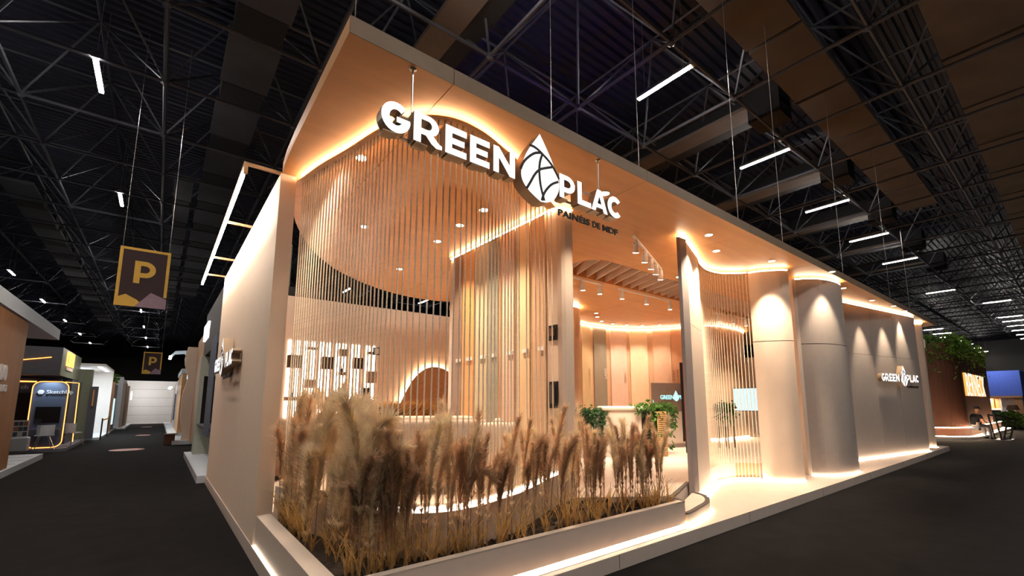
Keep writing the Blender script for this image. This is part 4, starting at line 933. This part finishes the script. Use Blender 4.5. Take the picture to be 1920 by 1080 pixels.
MB().box(-5, -1.5, 38.8, 46.5, 0, .08).build('base', 'coolwhite', b5); MB().box(-5, -1.85, 39, 39.4, .08, 3.3).build('end_wall', 'coolwhite', b5); MB().box(-5, -1.86, 39.4, 46.3, .08, 3.2).build('body', 'coolwhite', b5)
MB().box(-1.855, -1.72, 39.5, 41.5, .08, 2.95).build('tall_panel', 'sofa', b5); MB().box(-1.855, -1.68, 42.4, 44.5, .08, 2.85).build('tall_panel', 'sofa', b5)
MB().box(-1.66, -1.6, 45.8, 46.2, 1.9, 2.5).build('lit_sign', 'booth_spot', b5)
ff = struct(MB().box(-16, 10, 47.4, 47.6, 0, .01).build('trim_1', 'white')); 
fw = struct(MB().box(-16, 12, 47.5, 47.7, 0, 3.42).build('wall_far', 'greywall'))
for k in range(5): MB().box(-16, 12, 47.46, 47.499, .02+k*.68, .685+k*.68).build('wall_panel', 'white', fw)
light('AREA', 'end_wall_light', (-.5, 44, 3.4), 14, (1, .97, .95), None, (-.5, 47.5, 1.4), 2.0)
t = MB().lathe([(.48, 0), (.48, .004)], (0, 0, 0), 24).build('floor_decal', sample('pink_vinyl', (206, 150, 140))); t.location = (-.7, 21.3, .0005); tag(t, 'pale pink round decal stuck on the aisle carpet', 'floor decal')
for y in (30.5, 41.0):
    t = MB().lathe([(.3, 0), (.3, .004)], (0, 0, 0), 20).build('floor_decal', sample('pink_vinyl', (206, 150, 140))); t.location = (-.45, y, .0005); tag(t, 'distant tan round decal on the aisle carpet, %s one' % ('nearer' if y < 35 else 'farther'), 'floor decal')

# ================================================================== right side of the aisle, behind the stand
b6 = thing('green_grey_booth', 'grey green neighbouring booth with black fascia behind the side wall', 'booth', (.9, 14, 0))
MB().box(.74, 3, 11.48, 17.4, 0, ZP).build('base', 'coolwhite', b6)
MB().prism([(.9, 16.4), (3, 16.4), (3, 17.0), (.9, 17.0)], ZP, 3.0).build('front_wall', sample('grey_green_wall', (176, 180, 166)), b6)
MB().box(.93, 3, 12.0, 16.39, 1.0, 1.02).build('shelf', 'charcoal', b6)
MB().box(.98, 3.0, 11.6, 17.2, 3.02, 4.35).build('fascia', 'black', b6)
MB().box(1.0, 3, 16.3, 16.395, .95, 2.4).build('black_screen', 'screenblack', b6)
MB().box(.865, .885, 11.6, 12.9, .9, 3.1).build('steel_pier', 'slate', b6)
o = local('lettering', text_mesh('ESMY', .62, .06, ['signwhite'], .03), b6); o.matrix_parent_inverse = b6.matrix_basis.inverted(); o.matrix_basis = Matrix.Translation((.92, 17.0, 3.5)) @ Matrix.Rotation(-PI/2, 4, 'Z') @ UPRIGHT
b7 = thing('wavy_front_booth', 'tall brown booth whose front edge is cut in a pale wavy outline', 'booth', (.9, 22, 0))
WV = [(.78+.06*math.sin(z*3.1)+.03*math.sin(z*5.3), z) for z in [.15+.25*k for k in range(16)]]
MB().box(.55, 3, 22.6, 26, 0, .15).build('base', 'coolwhite', b7)
o = local('wavy_wall', solid2d([WV+[(1.35, 3.9), (1.35, .15)]], .3, ['cream', 'cream2']), b7); o.matrix_parent_inverse = b7.matrix_basis.inverted(); place(o, (0, 22.9, 0))
MB().box(1.1, 1.9, 19.4, 22.8, .15, 4.1).build('brown_side', 'beech2', b7)
for k in range(5): MB().tube([(1.0, 24.2+.35*k, 3.6), (.75, 24.2+.35*k, 3.85), (.4, 24.2+.35*k, 3.8), (.25, 24.2+.35*k, 3.6)], .02, 5).build('curved_lamp', 'hall_lamp' if k < 0 else 'coolwhite', b7); MB().box(.2, .3, 24.16+.35*k, 24.24+.35*k, 3.56, 3.6).build('lamp_head', 'booth_spot', b7)
MB().box(.93, .95, 23.2, 25.8, 2.7, 3.7).build('lit_edge', 'screenon', b7)
for k in range(7): MB().lathe([(.02, 0), (.02, .03)], (1.12, 19.3, .5+k*.55), 6).build('light_dot', 'neon', b7)
b8 = thing('beech_booth', 'beech fronted booth with small spots on its top, right of aisle end', 'booth', (.9, 30, 0))
MB().box(.5, 3, 28.5, 45.5, 0, .15).build('base', 'coolwhite', b8); MB().box(.85, 3, 28.6, 34, .15, 3.1).build('beech_wall', 'beech2', b8); MB().box(.8, 3, 28.6, 34, 3.12, 3.35).build('cap', 'coolwhite', b8)
MB().box(.85, 3, 35, 40, .15, 3.0).build('pale_wall', 'coolwhite', b8); MB().box(.8, .84, 35.5, 36.5, .6, 2.2).build('blue_panel', 'slate', b8); MB().box(.9, 3, 41, 45, .15, 2.8).build('wood_wall', 'oak', b8)
for k in range(3): MB().box(.45, .6, 35+k*1.6, 35.15+k*1.6, 2.55, 2.62).build('spot', 'booth_spot', b8)
t = thing('brown_crate', 'small open brown carton on the aisle floor before wavy booth', 'box', (.48, 23, 0))
MB().box(.3, .64, 22.7, 23.2, .01, .42).build('body', 'brownleather', t); MB().box(.3, .64, 22.62, 22.699, .40, .43).build('flap', 'sofa', t); MB().box(.641, .72, 22.7, 23.2, .40, .43).build('flap', 'sofa', t)
t = thing('rear_stand_box', 'tall dull box on the black fascia rising behind the side wall', 'wall', (2.4, 13, 0)); MB().box(1.75, 2.5, 13.2, 13.5, 4.352, 5.9).build('panel', 'olivewall', t)

# ================================================================== right: brown booth with ivy, blue booth, person
b9 = thing('brown_booth', 'large chocolate brown booth with light slatted lettering and ivy top', 'booth', (27, 4, 0))
MT['fascia_blue'] = mat('fascia_blue', S(82, 104, 190), .6); MT['choc'] = mat('chocolate_wall', S(80, 46, 31), .7, noise=.05)
BO = [(27.2, 12)]+[(27.2, 4.4)]+[(28.1-.9*math.cos(math.radians(a)), 4.3-.9*math.sin(math.radians(a))) for a in range(0, 91, 10)]+[(36.5, 3.4), (36.5, 12)]
MB().prism(BO, .0, 4.25).build('body', 'choc', b9)
OUT = [(26.2, 9.0), (26.2, 4.4)]+cr([(26.25, 4.1), (26.6, 3.5), (27.3, 3.15), (28.2, 3.0)], 5)+[(37.5, 2.85), (37.5, 4)]
MB().prism(OUT+[(37.5, 9)], 0, .12).build('step', 'plinth', b9); MB().prism(offset(OUT, .35)[:-1]+[(37, 9)], .121, .47).build('bench', 'choc', b9)
MB().ribbon(offset(OUT, -.005), .125, .15, .03).build('led_strip', 'led', b9); MB().ribbon(offset(OUT[:-1], .32), .475, .50, .03).build('led_strip', 'led', b9)
def berneck():
    me = text_mesh('BERNECK', 1.0, .08, ['signwhite', 'neonside'], -.004, 1.06)
    return me
me = berneck(); xs_ = [v.co.x for v in me.vertices]; ys_ = [v.co.y for v in me.vertices]; wx = max(xs_); hy = max(ys_)
o = local('lettering', me, b9); o.matrix_parent_inverse = b9.matrix_basis.inverted(); place(o, (28.15, 3.32, 1.86)); o.scale = (6.0/wx, 1.06/hy, 1)
pts = []
for i in range(210):
    t_ = random.random()
    x, y = (27.25, 4.3+1.6*random.random()) if t_ < .3 else (28.1+8*random.random()**1.2, 3.5)
    if t_ > .72: a_ = random.uniform(0, PI/2); x, y = 28.1-.85*math.cos(a_), 4.3-.85*math.sin(a_)
    pts += [(x-27, y-4, 4.2+random.uniform(-.05, .45)) for _ in range(2)]
    if random.random() < .4:
        L = random.uniform(.3, .7) if random.random() < .8 else 1.4
        pts += [(x-27-.05, y-4-.06, 4.2-L*k/7) for k in range(8)]
leaves('ivy', b9, pts, 2600, .17, 'leafb', .09)
t = thing('hall_pillar_sign', 'small beige round cornered sign with a dark hook letter at the canopy tip', 'sign', (24.5, 4.3, 4))
o = local('plate', solid2d([rr(-.42, .35, -.2, .2, .06)], .06, ['cream2']), t); o.rotation_euler = (0, 0, 0); o.matrix_basis = Matrix.Rotation(-PI/2, 4, 'Z') @ UPRIGHT
hk = MB(); hk.ribbon([(-.2, .06), (.1, .06)]+ell(.1, -.03, .09, .09, 90, -90, 8)[1:]+[(.04, -.12)], -.001, .012, .035)
me = bpy.data.meshes.new('hook'); me.from_pydata(hk.v, [], hk.f); me.materials.append(MT['brownleather']); o = local('letter', me, t); o.matrix_basis = Matrix.Translation((-.005, 0, 0)) @ Matrix.Rotation(-PI/2, 4, 'Z') @ UPRIGHT
MB().tube([(24.56, 4.3, 4.2), (24.56, 4.3, 9)], .01, 4).build('hanger', 'steel', t)
b10 = thing('blue_roof_booth', 'distant booth with a tall blue fascia over timber doors and curtain', 'booth', (46, 4, 0))
MB().box(46, 46.3, 2.7, 8, 2.0, 3.75).build('blue_fascia', 'fascia_blue', b10); MB().box(46.31, 52, 2.66, 2.72, 0, 3.75).build('blue_side', 'fascia_blue', b10)
MB().box(45.9, 46.4, 2.72, 8, 1.86, 1.995).build('timber_beam', 'oak', b10); MB().box(46.0, 46.3, 2.75, 3.15, 0, 1.855).build('timber_pier', 'oak', b10); MB().box(46.9, 47.0, 3.0, 8, 0, 1.99).build('back_wall', 'oak', b10)
for y in (3.75, 4.2, 4.65, 5.1):
    d_ = MB().box(46.8, 46.89, y, y+.38, 1.12, 1.8).build('door', 'beech', b10); MB().box(46.785, 46.799, y+.05, y+.33, 1.18, 1.74).build('door_inset', 'beech2', d_)
MB().ribbon([(46.45, 3.15+.08*k) if k % 2 else (46.40, 3.15+.08*k) for k in range(10)], .9, 1.85, .02).build('curtain', 'white', b10)
MB().box(46.5, 46.85, 3.2, 8, .98, 1.03).build('worktop', 'cream', b10); MB().box(46.55, 46.85, 3.2, 8, .1, .975).build('cabinet', sample('teal_front', (20, 60, 55)), b10)
MB().box(46.75, 46.8, 3.2, 8, 1.06, 1.09).build('led_strip', 'ledwhite', b10)
light('AREA', 'booth_light', (46.6, 4.5, 1.84), 14, WARM, b10, None, .4)
light('AREA', 'fascia_fill', (44.5, 4, 4.6), 14, (.8, .88, 1), b10, (46, 4, 2.9), 1.5)  # added fill for an even wash on the blue fascia, no lamp there
t = thing('display_table', 'cloth covered table with a dark table lamp at the far right booth', 'table', (43.2, 2.9, 0))
MB().box(42.0, 44.5, 2.55, 3.3, 0, .75).build('cloth', 'sofa', t, bevel=.05); 
t2 = thing('table_lamp', 'dark brown shaded table lamp on the cloth covered table', 'lamp', (43, 3.05, .76))
MB().lathe([(.32, .3), (.22, .62)], (43, 3.05, .76), 14).build('lamp_shade', 'brownleather', t2); MB().lathe([(.12, 0), (.04, .08), (.03, .3)], (43, 3.05, .76), 10).build('base', 'black', t2)
t3 = thing('leafy_bush', 'bright green bush on the floor by the cloth covered table', 'plant', (40.3, 3.0, 0)); MB().lathe([(.2, 0), (.25, .3)], (40.3, 3.0, 0), 12).build('pot', 'black', t3)
leaves('foliage', t3, [(random.gauss(0, .35), random.gauss(0, .2), random.uniform(.25, .95)) for _ in range(60)], 500, .25, 'leafb', .1)
# metal truss easel
es = thing('truss_stand', 'black triangular metal truss stand on the floor beside sitting person', 'stand', (28.3, 2.55, 0))
P0, P1, P2, P3 = (27.85, 2.65, .03), (28.5, 2.45, .03), (27.75, 2.75, 1.05), (28.75, 2.25, .85)
for a, b in ((P0, P2), (P1, P3), (P2, P3), (P0, P1), ((27.95, 2.85, .03), (27.85, 2.95, 1.05)), ((27.85, 2.95, 1.05), (28.85, 2.45, .85)), ((28.6, 2.65, .03), (28.85, 2.45, .85))): MB().tube([a, b], .035, 6).build('tube', 'black', es)
for k in range(6):
    a = Vector(P0).lerp(Vector(P2), k/6); b = Vector(P1).lerp(Vector(P3), (k+1)/6); MB().tube([a, b], .014, 4).build('brace', 'black', es)
MB().box(27.8, 28.95, 2.35, 2.85, 0, .02).build('foot_plate', 'steel', es)
for c_ in es.children: c_.location.y -= .24; c_.location.x -= .28
# sitting person
pe = thing('person', 'person in black cap, black t-shirt and jeans sitting on the lit bench', 'person', (28.05, 3.2, .47))
def skin(name, joints, edges, m_, lv=1):
    me = bpy.data.meshes.new(name); me.from_pydata([j[0] for j in joints], edges, []); o = link(name, me, None); COL.objects.unlink(o); COL.objects.link(o)
    sm = o.modifiers.new('skin', 'SKIN'); o.modifiers.new('sub', 'SUBSURF').levels = lv; o.modifiers['sub'].render_levels = lv; sm.use_smooth_shade = True
    for i, j in enumerate(joints): me.skin_vertices[0].data[i].radius = (j[1], j[2] if len(j) > 2 else j[1])
    me.skin_vertices[0].data[0].use_root = True
    dg = bpy.context.evaluated_depsgraph_get(); me2 = bpy.data.meshes.new_from_object(o.evaluated_get(dg)); bpy.data.objects.remove(o)
    me2.materials.clear(); me2.materials.append(MT[m_]); o = bpy.data.objects.new(name, me2); COL.objects.link(o); o.parent = pe; return o
MT['skin'] = mat('skin', S(196, 140, 110), .6); MT['denim'] = mat('denim', S(84, 84, 92), .9); MT['tee'] = mat('black_tee', (.012, .012, .014, 1), .9)
pe.rotation_euler = (0, 0, -.72)       # local +x = forward
J = [((0, 0, .10), .13, .16), ((.02, 0, .30), .12, .15), ((.06, 0, .50), .12, .17), ((.10, 0, .58), .055), ((.14, 0, .66), .055), ((.17, 0, .76), .095, .08), ((.17, 0, .86), .085, .075),
     ((.08, .19, .52), .055), ((.16, .24, .27), .045), ((.42, .16, .20), .034), ((.08, -.19, .52), .055), ((.16, -.24, .27), .045), ((.42, -.16, .20), .034),
     ((.06, .10, .08), .09), ((.46, .13, .07), .068), ((.50, .13, -.36), .045), ((.06, -.10, .08), .09), ((.46, -.13, .07), .068), ((.48, -.13, -.36), .045)]
E_ = [(0, 1), (1, 2), (2, 3), (3, 4), (4, 5), (5, 6), (2, 7), (7, 8), (8, 9), (2, 10), (10, 11), (11, 12), (0, 13), (13, 14), (14, 15), (0, 16), (16, 17), (17, 18)]
skin('body', J, E_, 'skin', 2)
g = lambda ids, s_: [(J[i][0], *[r*s_ for r in J[i][1:]]) for i in ids]
skin('t_shirt', g((1, 0, 2), 1.08)+[((.09, 0, .545), .10, .12)]+[((.08, .19, .52), .075), ((.12, .225, .38), .062), ((.08, -.19, .52), .075), ((.12, -.225, .38), .062)], [(0, 1), (0, 2), (2, 3), (2, 4), (4, 5), (2, 6), (6, 7)], 'tee', 2)
skin('jeans', g((0, 13, 14, 15, 16, 17, 18), 1.15), [(0, 1), (1, 2), (2, 3), (0, 4), (4, 5), (5, 6)], 'denim', 2)
for s_ in (-1, 1):
    MB().box(.42, .68, s_*.13-.045, s_*.13+.045, -.47, -.39).build('shoe', 'black', None, bevel=.03).parent = pe
    for k in range(4): MB().tube([(.43, s_*(.16)-.03+k*.018, .20), (.50, s_*.155-.03+k*.018, .19), (.53-.01*abs(k-1.5), s_*.15-.03+k*.018, .165)], .009, 5).build('finger', 'skin', None).parent = pe
    MB().tube([(.44, s_*.12, .20), (.49, s_*.105, .19)], .010, 5).build('thumb', 'skin', None).parent = pe
MB().lathe([(.105, 0), (.108, .04), (.09, .09), (.04, .115)], (.165, 0, .82), 16).build('cap', 'black', None, smooth=True).parent = pe
MB().prism([(.24, -.08), (.34, -.06), (.37, 0), (.34, .06), (.24, .08)], .825, .84).build('cap_brim', 'black', None).parent = pe
MB().tube([(.25, 0, .80), (.285, 0, .765)], .014, 5).build('nose', 'skin', None).parent = pe
for s_ in (-1, 1): MB().lathe([(.012, 0), (.02, .02), (.012, .045)], (.155, s_*.088, .755), 6).build('ear', 'skin', None).parent = pe
